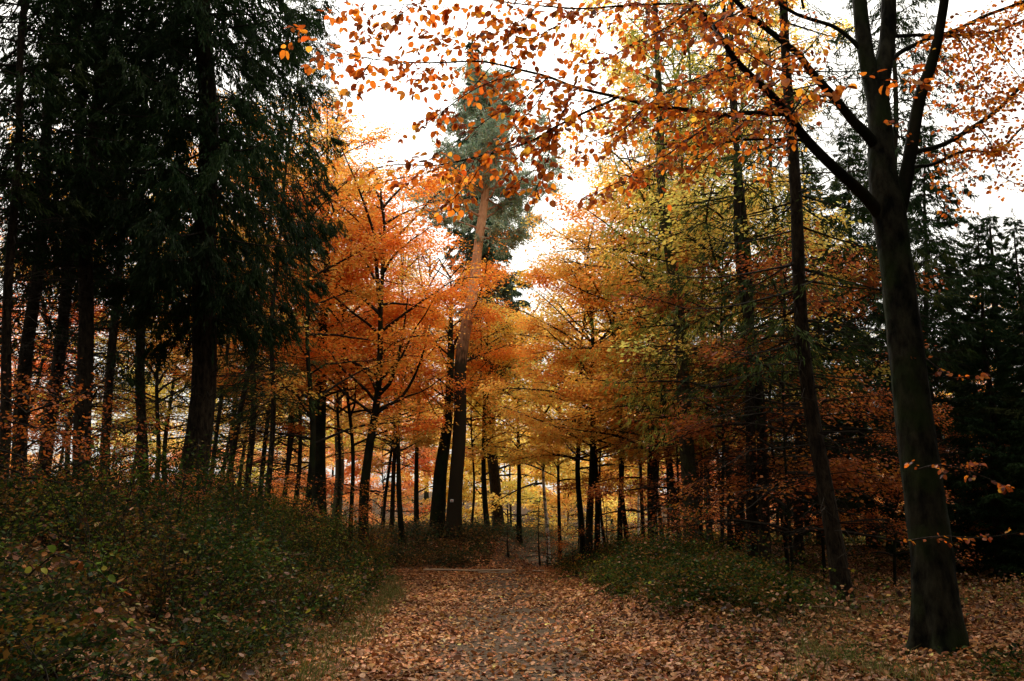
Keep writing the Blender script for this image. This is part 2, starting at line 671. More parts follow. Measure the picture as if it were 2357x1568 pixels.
tag(link("undergrowth", stm.mesh("undergrowth_stems", M['twig'])), "thin tangled stems of the undergrowth on the left bank", "undergrowth", kind="stuff")
print("left shrubs", len(near), len(farp))

rp = scatter(12, 2000, 1.3, 5.4, 8.6, 21, lambda x, y, r: (x > right_edge(y) + .05) & (Hh(x, y) > .14 + .12 * r) & (x < 1.7 + y * .22) & (r < .75))
rp2 = scatter(13, 1500, 1.4, 18, 19, 34, lambda x, y, r: (x > right_edge(y) + .3 * r) & (x < .66 * y) & (r < .35 + .3 * vnoise(x, y, 2, 2)))
rp3 = scatter(16, 1100, 1.5, 9.5, 5.2, 19, lambda x, y, r: (x < .64 * y) & (x > 1.5 + .25 * vnoise(x, y, .6, 3)) & (vnoise(x, y, 1.0, 61) > .53 + .12 * r))
a, s1 = shrubs(23, rp, 150, .034, .30, .34)
a2, s2 = shrubs(24, rp2, 75, .055, .45, .40)
a3, s3 = shrubs(29, rp3, 110, .030, .25, .20)
lit = MB()
for q in (a, a2, a3):
    lit.add(np.concatenate(q.v), None, np.concatenate(q.q), None, np.concatenate(q.cq))
tag(link("undergrowth", lit.mesh("undergrowth_right", M['green'])), "green bramble undergrowth on the mound right of the path", "undergrowth", kind="stuff")
fp = scatter(14, 4200, -16, 3.6, 26.6, 44, lambda x, y, r: (x > -.5 * y) & ((x < path_c(y) - path_w(y) - .25) | (x > path_c(y) + path_w(y) + .3) | (y > 36)) & (r < np.where(y < 32, 1.0, .5)))
fp2 = scatter(15, 900, -22, 22, 42, 62, lambda x, y, r: (abs(x) < .6 * y) & (r < .5))
a, s1b = shrubs(25, fp, 60, .07, .50, .42, [(.03, .045, .018, 5), (.06, .07, .02, 2), (.20, .09, .03, 2), (.30, .13, .03, 1), (.022, .03, .016, 4)])
a2, s2 = shrubs(26, fp2, 60, .11, .9, .9, [(.05, .07, .03, 4), (.10, .12, .03, 2), (.35, .16, .03, 3), (.45, .26, .05, 2)])
lit = MB()
for q in (a, a2):
    lit.add(np.concatenate(q.v), None, np.concatenate(q.q), None, np.concatenate(q.cq))
tag(link("undergrowth", lit.mesh("undergrowth_far", M['green'])), "dark low undergrowth on the bank below the tall pine at the path's bend", "undergrowth", kind="stuff")


def canes(seed, pts):
    rng = np.random.default_rng(seed)
    st, lv = MB(), MB()
    for x, y in pts:
        a = rng.random() * 6.28
        L = rng.uniform(.5, 1.3)
        t = np.linspace(0, 1, 8)
        g0 = float(Hh(x, y))
        P = np.stack([x + np.cos(a) * L * t, y + np.sin(a) * L * t, g0 + L * (1.5 * t - 1.35 * t * t) * rng.uniform(.4, .75)], 1) + rng.standard_normal((8, 3)) * .02
        P[:, 2] = np.maximum(P[:, 2], Hh(P[:, 0], P[:, 1]) + .02)
        st.tube(P, np.linspace(.006, .002, 8), 4, cap=False)
        n = int(22 * L)
        f = rng.random(n) * 7
        i0 = f.astype(int).clip(0, 6)
        Q = P[i0] + (P[i0 + 1] - P[i0]) * (f - i0)[:, None]
        Nn = norm(np.array([0, 0, 1.0]) + rng.standard_normal((n, 3)) * .5)
        A = norm(np.cross(Nn, rng.standard_normal((n, 3))))
        l = rng.uniform(.04, .075, n)
        c = palette(rng, n, [(.03, .06, .008, 4), (.08, .11, .015, 2), (.26, .24, .03, 1.2), (.22, .07, .015, 1.5)], .2)
        lv.fine(Q, A, np.cross(Nn, A), l, l * .7, c, .12, rng.uniform(-.3, .1, n), .3)
    return st, lv


cpts = scatter(66, 520, -10, 8, 5, 20, lambda x, y, r: (abs(x) < .66 * y) & (((left_edge(y) - x > .2) & (r < .8)) | ((x > right_edge(y)) & (Hh(x, y) > .22) & (r < .9))))
st_c, lv_c = canes(67, cpts)
tag(link("undergrowth", st_c.mesh("bramble_canes", M['twig'], True)), "arching bramble canes over both banks", "undergrowth", kind="stuff")
tag(link("undergrowth", lv_c.mesh("bramble_leaves", M['green'])), "larger bramble leaves on the arching canes over both banks", "undergrowth", kind="stuff")


def caught(seed, n, x0, x1, y0, y1, test, hmax, size):
    rng = np.random.default_rng(seed)
    x = rng.uniform(x0, x1, n)
    y = rng.uniform(y0, y1, n)
    k = test(x, y, rng.random(n))
    x, y = x[k], y[k]
    n = len(x)
    P = np.stack([x, y, Hh(x, y) + rng.random(n) * hmax * (.45 + 1.15 * vnoise(x, y, 1.4, 50)) + .03], 1)
    Nn = norm(np.array([0, -.2, 1.0]) + rng.standard_normal((n, 3)) * .5)
    A = norm(np.cross(Nn, rng.standard_normal((n, 3))))
    l = size * rng.uniform(.6, 1.3, n)
    b = MB()
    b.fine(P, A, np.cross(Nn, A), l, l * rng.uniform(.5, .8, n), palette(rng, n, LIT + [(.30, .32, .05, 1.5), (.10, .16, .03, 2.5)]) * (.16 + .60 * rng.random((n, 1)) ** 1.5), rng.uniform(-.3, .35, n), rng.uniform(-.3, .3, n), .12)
    return b


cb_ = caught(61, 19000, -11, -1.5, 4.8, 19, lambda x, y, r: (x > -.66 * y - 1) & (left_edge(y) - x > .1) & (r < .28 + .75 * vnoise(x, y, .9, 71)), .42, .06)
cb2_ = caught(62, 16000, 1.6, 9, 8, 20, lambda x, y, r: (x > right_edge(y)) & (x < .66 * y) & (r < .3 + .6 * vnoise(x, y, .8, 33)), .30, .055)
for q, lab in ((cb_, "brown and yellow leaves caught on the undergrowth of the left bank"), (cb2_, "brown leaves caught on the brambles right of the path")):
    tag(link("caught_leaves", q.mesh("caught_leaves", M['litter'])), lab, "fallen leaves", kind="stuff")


# grass blades by the verges
def grass(seed, pts, n, h):
    rng = np.random.default_rng(seed)
    b = MB()
    for x, y in pts:
        k = int(n * rng.uniform(.5, 1.3))
        px = x + rng.standard_normal(k) * .09
        py = y + rng.standard_normal(k) * .09
        P = np.stack([px, py, Hh(px, py) - .01], 1)
        A = norm(np.stack([rng.standard_normal(k) * .4, rng.standard_normal(k) * .4, np.ones(k)], 1))
        B = norm(np.cross(A, rng.standard_normal((k, 3))))
        hh = h * rng.uniform(.4, 1.3, k)
        w = np.full(k, .006)
        mid = P + A * hh[:, None] * .55
        A2 = norm(A + np.stack([rng.standard_normal(k), rng.standard_normal(k), -rng.random(k) * 1.2], 1) * .6)
        tip = mid + A2 * hh[:, None] * .5
        v = np.stack([P - B * w[:, None] / 2, P + B * w[:, None] / 2, mid + B * w[:, None] / 2.4, mid - B * w[:, None] / 2.4, tip], 1).reshape(-1, 3)
        i = (np.arange(k) * 5)[:, None]
        c = palette(rng, k, [(.07, .09, .02, 3), (.13, .13, .035, 2), (.22, .17, .07, 1.3)])
        b.add(v, i + np.array([3, 2, 4]), i + np.array([0, 1, 2, 3]), c, c)
    return b


gp = scatter(31, 1500, -3.6, -1.3, 5.5, 21, lambda x, y, r: (left_edge(y) - x > -.25) & (left_edge(y) - x < .9) & (r < .55))
gp2 = scatter(32, 1100, 1.6, 7, 6, 20, lambda x, y, r: (x > right_edge(y) - .3) & (x < .6 * y) & (vnoise(x, y, 1.1, 7) > .5))
gb = grass(41, np.concatenate([gp, gp2]), 26, .19)
tag(link("grass", gb.mesh("grass", M['green'])), "thin grass tufts along both verges of the path", "grass", kind="stuff")

# ------------------------------------------------------------------ tree generators (meshes in tree space, base at the origin)
BEECH_O = [(.84, .25, .035, 5), (.80, .19, .025, 4), (.88, .40, .05, 3), (.62, .14, .02, 2), (.90, .56, .10, .8)]
BEECH_G = [(.90, .50, .08, 5), (.92, .63, .12, 4), (.85, .35, .05, 3), (.65, .20, .03, 1.5), (.66, .60, .12, 1.4)]
BEECH_Y = [(.92, .68, .14, 5), (.82, .68, .16, 3), (.55, .56, .12, 1.6), (.90, .48, .08, 3)]
BEECH_R = [(.36, .10, .02, 4), (.50, .16, .02, 3), (.26, .07, .02, 3), (.60, .26, .03, 1)]


def wob(z, s):
    return np.stack([.10 * np.sin(z * .55 + s) + .05 * np.sin(z * 1.3 + 2 * s) - .10 * np.sin(s) - .05 * np.sin(2 * s),
                     .10 * np.sin(z * .5 + 2.1 * s) - .10 * np.sin(2.1 * s), z], -1)


def gen_beech(seed, H, cb, R, nl, leaf=.085, pal=BEECH_O, limbs=18, up=(25, 60), fine_=False, flat=.11, ratio=.5, low=1.0):
    rng = np.random.default_rng(seed)
    br, cr = MB(), MB()
    zs = np.linspace(cb, H * .96, limbs) + rng.uniform(-.3, .3, limbs)
    az = rng.random() * 6 + np.arange(limbs) * 2.4 + rng.uniform(-.5, .5, limbs)
    subs = []
    for z0, a in zip(zs, az):
        u = (z0 - cb) / max(H - cb, .1)
        prof = max(.18, math.sqrt(max(0, 1 - (max(u - .25, 0) / .8) ** 2))) * (low + (1 - low) * min(1, u * 3))
        L = R * prof * rng.uniform(.75, 1.15)
        el = rad(rng.uniform(*up)) * (.7 + .5 * u)
        d = np.array([math.cos(a) * math.cos(el), math.sin(a) * math.cos(el), math.sin(el)])
        p = wob(np.array(z0), seed * 1.0)
        pts = [p]
        m = 7
        L3 = L / max(math.cos(el), .45)
        for k in range(m):
            d = norm(d + np.array([0, 0, -.06]) + rng.standard_normal(3) * .10)
            p = p + d * L3 / m
            if p[2] > H * 1.02:
                p[2] = H * 1.02 - rng.random() * .4
            pts.append(p)
        pts = np.array(pts)
        r0 = .012 + .010 * L3
        br.tube(pts, np.linspace(r0, .006, m + 1), 4, cap=False)
        ns = int(5 + 2.6 * L3)
        for k in range(ns):
            t = rng.uniform(.22, 1.0)
            f = t * m
            i0 = min(int(f), m - 1)
            q = pts[i0] + (pts[i0 + 1] - pts[i0]) * (f - i0)
            a2 = a + rng.choice([-1, 1]) * rng.uniform(.2, 1.3)
            Ls = (.30 + .28 * L3 * (1.2 - t)) * rng.uniform(.6, 1.25)
            dz = rng.uniform(-.15, .35)
            e = q + np.array([math.cos(a2), math.sin(a2), dz]) * Ls
            mid = (q + e) / 2 + [0, 0, .06]
            br.tube([q, mid, e], [.007, .005, .002], 3, cap=False)
            subs.append((q, mid, e, a2, Ls))
    W = np.array([s_[4] for s_ in subs]) * np.exp(rng.standard_normal(len(subs)) * .55)
    li = np.array([vnoise(s_[2][0] + s_[2][1] * .6, s_[2][2], 1.1, seed) for s_ in subs])
    W = W * np.clip((li - .25) * 2.2, .08, 1.4)
    cnt = rng.multinomial(nl, W / W.sum())
    for (q, mid, e, a2, Ls), n in zip(subs, cnt):
        if n == 0:
            continue
        t = rng.random(n) ** .7 * 1.08
        P = (1 - t)[:, None] ** 2 * q + (2 * t * (1 - t))[:, None] * mid + (t ** 2)[:, None] * e
        lat = rng.standard_normal(n) * (.14 + .10 * Ls)
        per = np.array([-math.sin(a2), math.cos(a2), 0])
        P = P + lat[:, None] * per + np.stack([rng.standard_normal(n) * .05, rng.standard_normal(n) * .05, rng.standard_normal(n) * flat - .04], 1)
        an = a2 + np.sign(lat) * rng.uniform(.1, 1.3, n)
        A = norm(np.stack([np.cos(an), np.sin(an), rng.uniform(-.75, .15, n)], 1))
        Nn = norm(np.array([0, 0, 1.0]) + rng.standard_normal((n, 3)) * .5)
        B = norm(np.cross(Nn, A))
        l = leaf * rng.uniform(.65, 1.3, n)
        base = palette(rng, 1, pal, .12)[0]
        c = palette(rng, n, pal, .14) * .5 + base * .5
        if fine_:
            cr.fine(P, A, B, l, l * rng.uniform(.55, .72, n), c, .1, rng.uniform(-.2, .1, n))
        else:
            cr.rhomb(P, A, B, l, l * .72, c, .06)
    return br, cr


SPR = [(.010, .025, .006, 5), (.017, .036, .008, 4), (.007, .014, .005, 3), (.048, .058, .012, 1)]
SPR_B = [(.05, .085, .055, 5), (.075, .115, .065, 4), (.11, .15, .08, 2), (.035, .06, .04, 2)]
LAR_D = [(.030, .05, .012, 5), (.06, .08, .016, 3), (.10, .12, .02, 1.5), (.015, .03, .008, 3)]
PINE = [(.25, .33, .23, 5), (.34, .41, .30, 4), (.18, .25, .18, 3), (.40, .42, .28, 1.2)]
LAR_Y = [(.60, .42, .12, 5), (.50, .38, .12, 3), (.70, .52, .20, 2)]
LAR_G = [(.30, .32, .05, 5), (.42, .38, .06, 4), (.17, .21, .04, 3), (.62, .46, .07, 2)]


def gen_conifer(seed, H, cb, R, ns=26, strip=(.13, .018), dens=1.0, droop=.28, hang=.5, pal=SPR, step=.42, power=.75, dead=(0, 0), deadL=1.2, top=.25, spread=.33, gap=0.0):
    rng = np.random.default_rng(seed)
    br, cr = MB(), MB()
    z = cb
    while z < H - .25:
        u = (z - cb) / (H - cb)
        L0 = R * (max(1 - u, .02) ** power) * min(1, .55 + u * 4)
        nb = rng.integers(4, 7)
        a0 = rng.random() * 6.28
        for k in range(nb):
            if rng.random() < gap:
                continue
            a = a0 + k * 6.283 / nb + rng.uniform(-.35, .35)
            L = L0 * rng.uniform(.7, 1.2)
            zz = z + rng.uniform(-.12, .12)
            t = np.linspace(0, 1, 7)
            dr = droop * rng.uniform(.6, 1.4) * (1.1 - .7 * u)
            r = L * t
            h = L * (-dr * (t ** 1.1) + dr * .55 * t ** 3 + .10 * t * (u - .2))
            o = wob(np.array(zz), seed * 1.0)
            dx, dy = math.cos(a), math.sin(a)
            pts = np.stack([o[0] + r * dx, o[1] + r * dy, o[2] + h], 1)
            br.tube(pts, np.linspace(.010 + .006 * L, .003, 7), 3, cap=False)
            # secondary twigs
            m = max(3, int(L * 9 * dens))
            tt = rng.uniform(.04, 1.0, m)
            sgn = rng.choice([-1, 1], m)
            q = np.stack([np.interp(tt, t, pts[:, i]) for i in range(3)], 1)
            ls = (spread * L * (1.08 - tt) + .16) * rng.uniform(.6, 1.2, m)
            aa = a + sgn * rng.uniform(.4, 1.1, m)
            e = q + np.stack([np.cos(aa) * ls, np.sin(aa) * ls, -ls * hang * rng.uniform(.5, 1.5, m)], 1)
            # strips along each twig
            k2 = max(2, int(ns * dens * .35))
            s_ = rng.random((m, k2))
            P = q[:, None] + (e - q)[:, None] * s_[..., None]
            D = norm(e - q)[:, None] + rng.standard_normal((m, k2, 3)) * .34 + np.array([0, 0, -hang * .6])
            P = P.reshape(-1, 3)
            n = len(P)
            P = P + rng.standard_normal((n, 3)) * .018
            A = norm(D.reshape(-1, 3))
            B = norm(np.cross(A, rng.standard_normal((n, 3))))
            l = strip[0] * rng.uniform(.6, 1.35, n)
            w = np.full(n, strip[1])
            base = palette(rng, 1, pal, .12)[0]
            c = palette(rng, n, pal, .15) * .5 + base * .5
            cr.rhomb(P, A, B, l, w, c, 0.02)
        z += step * rng.uniform(.8, 1.2)
    # leader
    k = 40
    P = wob(np.linspace(H - .9, H, k), seed * 1.0)
    A = norm(rng.standard_normal((k, 3)) * .8 + [0, 0, .7])
    B = norm(np.cross(A, rng.standard_normal((k, 3))))
    cr.rhomb(P, A, B, np.full(k, strip[0] * 1.2), np.full(k, strip[1]), palette(rng, k, pal), .02)
    # dead bare twigs below the crown
    if dead[1] > dead[0]:
        z = dead[0]
        while z < dead[1]:
            for k in range(rng.integers(3, 7)):
                a = rng.random() * 6.28
                L = deadL * rng.uniform(.3, 1.2)
                o = wob(np.array(z), seed * 1.0)
                d = np.array([math.cos(a), math.sin(a), rng.uniform(-.25, .25)])
                p1 = o + d * L * .5 + [0, 0, rng.uniform(-.05, .08)]
                p2 = o + d * L + [0, 0, -.15 * L]
                br.tube([o, p1, p2], [.010, .007, .002], 3, cap=False)
                for _ in range(5):
                    f = rng.uniform(.3, 1)
                    s0 = o + (p2 - o) * f
                    e = s0 + np.array([rng.standard_normal() * .18, rng.standard_normal() * .18, -rng.random() * .22]) + d * .12
                    br.tube([s0, e], [.004, .0015], 3, cap=False)
            z += rng.uniform(.09, .26)
    return br, cr


def gen_pine(seed, H, cb, R, pal=PINE):
    rng = np.random.default_rng(seed)
    br, cr = MB(), MB()
    n = 34
    for k in range(n):
        u = (k + rng.random()) / n
        z0 = cb + (H - cb) * u * .95
        a = k * 2.4 + rng.uniform(-.5, .5)
        L = R * (.55 + .5 * math.sin(math.pi * min(u * 1.1 + .15, 1))) * rng.uniform(.7, 1.2) * (1 if u < .8 else .6)
        d = norm(np.array([math.cos(a), math.sin(a), rng.uniform(-.15, .35)]))
        p = wob(np.array(z0), seed * 1.0)
        pts = [p]
        for q in range(6):
            d = norm(d + rng.standard_normal(3) * .22 + [0, 0, .03])
            p = p + d * L / 6
            pts.append(p)
        pts = np.array(pts)
        br.tube(pts, np.linspace(.05, .012, 7), 4, cap=False)
        for q in range(11):
            f = rng.uniform(2.5, 6)
            i0 = min(int(f), 5)
            c0 = pts[i0] + (pts[i0 + 1] - pts[i0]) * (f - i0)
            e = c0 + rng.standard_normal(3) * [.32, .32, .22] + d * .15
            br.tube([c0, e], [.012, .004], 3, cap=False)
            for _ in range(7):
                cc = e + rng.standard_normal(3) * [.20, .20, .09]
                m = 17
                A = norm(rng.standard_normal((m, 3)) + [0, 0, .45])
                B = norm(np.cross(A, rng.standard_normal((m, 3))))
                cr.rhomb(cc + np.zeros((m, 3)) + rng.standard_normal((m, 3)) * .05, A, B, rng.uniform(.14, .24, m), np.full(m, .042), palette(rng, m, pal, .15), .02)
    return br, cr


def trunk_mesh(name, mat, H, r0, seed, n=12, flare=1.35, rt=.12, rough=.10, fork=None):
    """tapered stem along wob(); thicker at the foot"""
    rng = np.random.default_rng(int(seed * 13 + 7))
    m = max(10, int(H / .6))
    z = np.concatenate([[-.35, 0, .12, .3, .6], np.linspace(1.0, H, m)])
    f = np.clip(z / H, 0, 1)
    R = r0 * (1 - (1 - rt) * f ** 1.15)
    R = R * (1 + (flare - 1) * np.exp(-np.clip(z, 0, None) / .35))
    P = wob(z, seed * 1.0)
    b = MB()
    b.tube(P, R, n, rough=rough, rng=rng, lobes=(.28 * np.exp(-np.clip(z, 0, None) / .35)) if n > 8 else None)
    if fork:
        for (zf, dx, dy, Lf, rf) in fork:
            p0 = wob(np.array(zf), seed * 1.0)
            t = np.linspace(0, 1, 9)
            Q = p0 + np.stack([dx * np.sqrt(t) * (1 - .2 * t), dy * np.sqrt(t), Lf * t], 1)
            b.tube(Q, rf * (1 - .8 * t), 8, rough=rough, rng=rng)
    return b.mesh(name, mat, True)


VAR = {}


def variant(key, fn):
    if key not in VAR:
        br, cr = fn()
        VAR[key] = (br, cr)
    return VAR[key]


MESHES = {}


def tree(name, label, cat, base_px, d, wpx, up, kind, key, H, group=None, tint=(1, 1, 1), scale=1.0, rz=None, mat='beech', twmat='twig', leafmat='leaf', flare=1.35, fork=None, crown=True, seed=None, dz=0.0, rt=.12):
    """base_px: column of the foot; up: a higher point of the stem in the picture, giving its lean"""
    br_cr = VAR[key] if key else None
    sd = KEYSEED.get(key, seed if seed is not None else 3)
    # foot of the tree: solve the column for the ground height
    z = 1.0
    for _ in range(6):
        # row of height z at distance d is not needed: x depends weakly on it
        vz = (z - EYE[2]) / d
        b_ = (vz * cp - sp) / (cp + vz * sp)
        p = at(base_px, 784 - b_ * F, d)
        z = float(Hh(p[0], d))
    P0 = Vector((p[0], d, z + dz))
    if up is None:
        q = Quaternion()
    else:
        P1 = Vector(at(up[0], up[1], d))
        q = Vector((0, 0, 1)).rotation_difference((P1 - P0).normalized())
    o = empty(name, P0, label, cat, group)
    o.rotation_mode = 'QUATERNION'
    rz = random.Random(base_px * 7 + d).uniform(0, 6.28) if rz is None else rz
    o.rotation_quaternion = q @ Quaternion((0, 0, 1), rz)
    o.scale = (scale,) * 3
    r0 = px2m(wpx, d, base_px) / 2 / scale
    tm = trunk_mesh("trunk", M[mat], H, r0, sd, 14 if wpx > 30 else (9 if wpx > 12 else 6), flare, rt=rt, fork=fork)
    link("trunk", tm, o)
    if key and crown:
        if key not in MESHES:
            br, cr = br_cr
            MESHES[key] = (br.mesh("branches_" + key, M[twmat], True), cr.mesh("crown_" + key, M[leafmat]))
        a_, b_ = MESHES[key]
        link("branches", a_, o)
        link("crown", b_, o, tint)
    return o


KEYSEED = {}


def V(key, seed, gen, *a, **k):
    KEYSEED[key] = seed
    VAR[key] = gen(seed, *a, **k)


V('bo1', 3, gen_beech, 12.5, 4.2, 2.7, 26000, .085, BEECH_O, 30)
V('bo2', 4, gen_beech, 10.8, 3.8, 2.5, 17000, .085, BEECH_O, 24, (30, 65))
V('bg1', 5, gen_beech, 11.5, 3.2, 2.9, 17000, .085, BEECH_G, 30, (15, 50))
V('bg2', 6, gen_beech, 9.0, 3.0, 2.5, 7500, .10, BEECH_G, 24, (10, 50))
V('bg3', 7, gen_beech, 8.4, 2.6, 2.7, 7500, .12, BEECH_Y, 22, (5, 45))
V('by1', 8, gen_beech, 19.0, 8.0, 3.0, 16000, .11, BEECH_Y, 34, (20, 55))
V('br1', 9, gen_beech, 7.0, 1.0, 2.3, 6500, .08, BEECH_R, 20, (0, 35))
V('bs1', 10, gen_beech, 12.0, 2.4, 2.4, 7500, .09, BEECH_G, 30, (10, 50))
V('sap', 11, gen_beech, 2.4, .5, 1.1, 700, .068, BEECH_R, 12, (5, 50), True)
V('sp1', 12, gen_conifer, 21, 3.6, 2.4, 84, (.115, .018), 1.65, .42, 1.15, SPR, .28, .42, (1.5, 4.5), 1.3, gap=.16)
V('sp2', 13, gen_conifer, 19, 4.4, 1.8, 60, (.12, .020), 1.15, .35, .8, SPR, .40, .50, (1.6, 6), 1.1)
V('sp3', 14, gen_conifer, 14, .8, 2.6, 64, (.15, .028), 1.4, .25, .45, SPR, .42, .8)
V('sp4', 15, gen_conifer, 25, 7.0, 2.4, 40, (.26, .055), 1.5, .3, .7, SPR_B, .5, .8)
V('sp5', 16, gen_conifer, 16, 3.2, 1.9, 34, (.13, .018), .85, .25, .6, LAR_D, .42, .6, (1.0, 4.5), 1.6, gap=.4)
V('ysp', 17, gen_conifer, 2.6, .1, .95, 18, (.12, .022), .9, .1, .3, SPR_B, .22, .8)
V('ly1', 18, gen_conifer, 21, 7.0, 2.1, 34, (.15, .034), 1.1, -.05, .5, LAR_Y, .42, .8)
V('lg1', 19, gen_conifer, 17, 3.2, 2.3, 34, (.13, .018), .85, .12, .9, LAR_G, .38, .55, (1.2, 5.0), 1.7, gap=.1)
V('pi1', 20, gen_pine, 18.8, 11.6, 2.8)
V('ym', 24, gen_beech, 8.6, 3.9, 2.3, 4200, .09, BEECH_Y, 22, (5, 45))
V('bg4', 22, gen_beech, 6.0, .15, 3.0, 8000, .15, BEECH_Y, 24, (0, 45))
V('sp6', 23, gen_conifer, 17, 3.0, 1.7, 60, (.12, .019), 1.1, .35, .9, SPR, .45, .45, (1.2, 4), 1.1, gap=.35)

AV = lambda: None
# ---- the tall pine at the bend and its neighbours
pine = tree("pine_tree", "tall leaning pine with bare salmon upper trunk and grey-green crown beyond the path's end", "tree", 1043, 30, 33, (1131, 303), 'pine', 'pi1', 18.0, mat='pine', twmat='pinebr', leafmat='needle', rz=.6, flare=1.5, rt=.40)
tree("spruce_tree", "slim pointed spruce rising behind the leaning pine", "tree", 1150, 37, 26, (1090, 150), 's', 'sp4', 24.6, mat='spruce', leafmat='needle', scale=1.02)
tree("beech_tree", "forked dark trunk touching the foot of the leaning pine on its left", "tree", 1006, 30.9, 34, (1025, 850), 'b', 'bo2', 10, mat='beech', rz=1.0, flare=1.3, tint=(1, 1.05, 1), fork=[(2.4, .9, .2, 5, .14)])
# ---- orange beeches left of the pine
tree("beech_tree", "broad red-orange beech rising just right of the dark spruce", "tree", 737, 23, 36, (745, 700), 'b', 'bo1', 12, mat='beech', rz=2.0)
tree("beech_tree", "orange beech with slim pale-edged stem left of the broad double trunk", "tree", 702, 19, 17, (710, 700), 'b', 'bs1', 10, mat='beech', rz=3.0, tint=(.95, .8, .8), scale=.92)
tree("beech_tree", "orange beech with ascending limbs fanning to the right above the left bank", "tree", 838, 21.5, 25, (866, 760), 'b', 'bo2', 10, mat='beech', rz=.3, tint=(1.05, 1.1, 1.1), fork=[(4.6, .9, 0, 3.0, .06), (4.2, 1.9, .3, 3.0, .05)])
tree("beech_tree", "slim straight orange beech between the double trunk and the limb-fanning beech", "tree", 805, 24, 11, (797, 780), 'b', 'bo1', 12, mat='beech', rz=4.2, scale=.88, tint=(1.02, 1.0, 1.0))
tree("beech_tree", "crooked thin beech with golden leaves left of the forked dark trunk", "tree", 926, 29, 13, (915, 1000), 'b', 'bg2', 9, mat='beech', rz=4.2, tint=(1, .9, .9), scale=.95)
tree("beech_tree", "rust-orange beech whose crown touches the pine trunk from the left", "tree", 958, 33, 12, (975, 900), 'b', 'bo2', 10, mat='beech', rz=5.0, tint=(.95, .85, .9), scale=1.08)
tree("larch_tree", "tall pale yellow larch top rising above the red-orange beech", "tree", 772, 36, 22, (765, 500), 'l', 'ly1', 20, mat='larch', leafmat='needle', scale=1.06)
# ---- the big spruce and the conifers on the left bank
tree("spruce_tree", "massive dark spruce trunk with drooping curtain of branches on the left bank", "tree", 424, 12.5, 64, (442, 776), 's', 'sp1', 20.5, mat='spruce', leafmat='needle', flare=1.3, rz=.4)
LEFT = [(-8, 11.0, 27, (30, 776), 'sp2', "leaning conifer trunk cut by the photo's left edge"),
        (40, 12.5, 36, (76, 776), 'sp6', "leaning dark conifer trunk, second from the photo's left edge"),
        (92, 13.5, 34, (121, 776), 'sp2', "leaning dark conifer trunk, third from the photo's left edge"),
        (196, 12.0, 42, (198, 776), 'sp2', "stout upright conifer trunk midway between the leaning trio and the massive spruce"),
        (238, 17.0, 24, (250, 776), 'sp6', "dark spruce just right of the stout upright conifer trunk"),
        (321, 18.0, 26, (333, 776), 'sp2', "dark spruce with bare lower trunk just left of the massive spruce"),
        (505, 19.0, 14, (540, 990), 'sp5', "thin spruce stem leaning right beside the massive spruce"),
        (561, 20.0, 16, (566, 900), 'sp5', "straight thin spruce with mossy look midway between the massive spruce and the orange beeches"),
        (609, 17.5, 14, (622, 1040), 'sp5', "thin dark spruce leaning slightly right in front of the orange beeches")]
for i, (px, d, w, up, key, lab) in enumerate(LEFT):
    tree("spruce_tree", lab, "tree", px, d, w, up, 's', key, 18.0 if key != 'sp5' else 15, group="conifers on the left bank", mat='spruce', leafmat='needle', scale=[1, 1.04, .95, 1.0, 1.08, 1.1, .95, 1.0, .85][i], rz=i * 1.3)
# thin far stems behind the left bank
rs = random.Random(8)
for i, px in enumerate([150, 293, 346, 372, 470, 487, 525, 540, 590, 640, 671, 655, 765, 880, 900, 120, 60, 15]):
    key = ['bs1', 'sp2', 'bo2', 'bg1', 'sp5'][i % 5]
    con = key.startswith('sp')
    tree("spruce_tree" if con else "beech_tree", "one of the many slender dark spruce stems crowded behind the left bank" if con else "one of the many slender beech stems with orange leaves crowded behind the left bank",
         "tree", px, rs.uniform(22, 34) if px < 850 else rs.uniform(30, 35), rs.uniform(8, 14), (px + (1178 - px) * .03 + rs.uniform(-10, 14), 1000), 'x', key, 15 if con else 10,
         group="slender spruces behind the left bank" if con else "slender beeches behind the left bank", mat='spruce' if con else 'beech',
         leafmat='needle' if con else 'leaf', scale=rs.uniform(.85, 1.15), tint=(rs.uniform(.8, 1.05), rs.uniform(.7, 1.1), 1))

tree("maple_tree", "small yellow-green maple glowing between the big larch and dark double trunk", "tree", 1668, 16, 9, (1650, 700), 'b', 'ym', 8.5, mat='beech', rz=.7)
tree("maple_tree", "small yellow maple behind the whorled spruce's bare side branches", "tree", 1815, 16.5, 9, (1790, 700), 'b', 'ym', 8.5, mat='beech', rz=2.7, tint=(1, .9, .9), scale=.95)
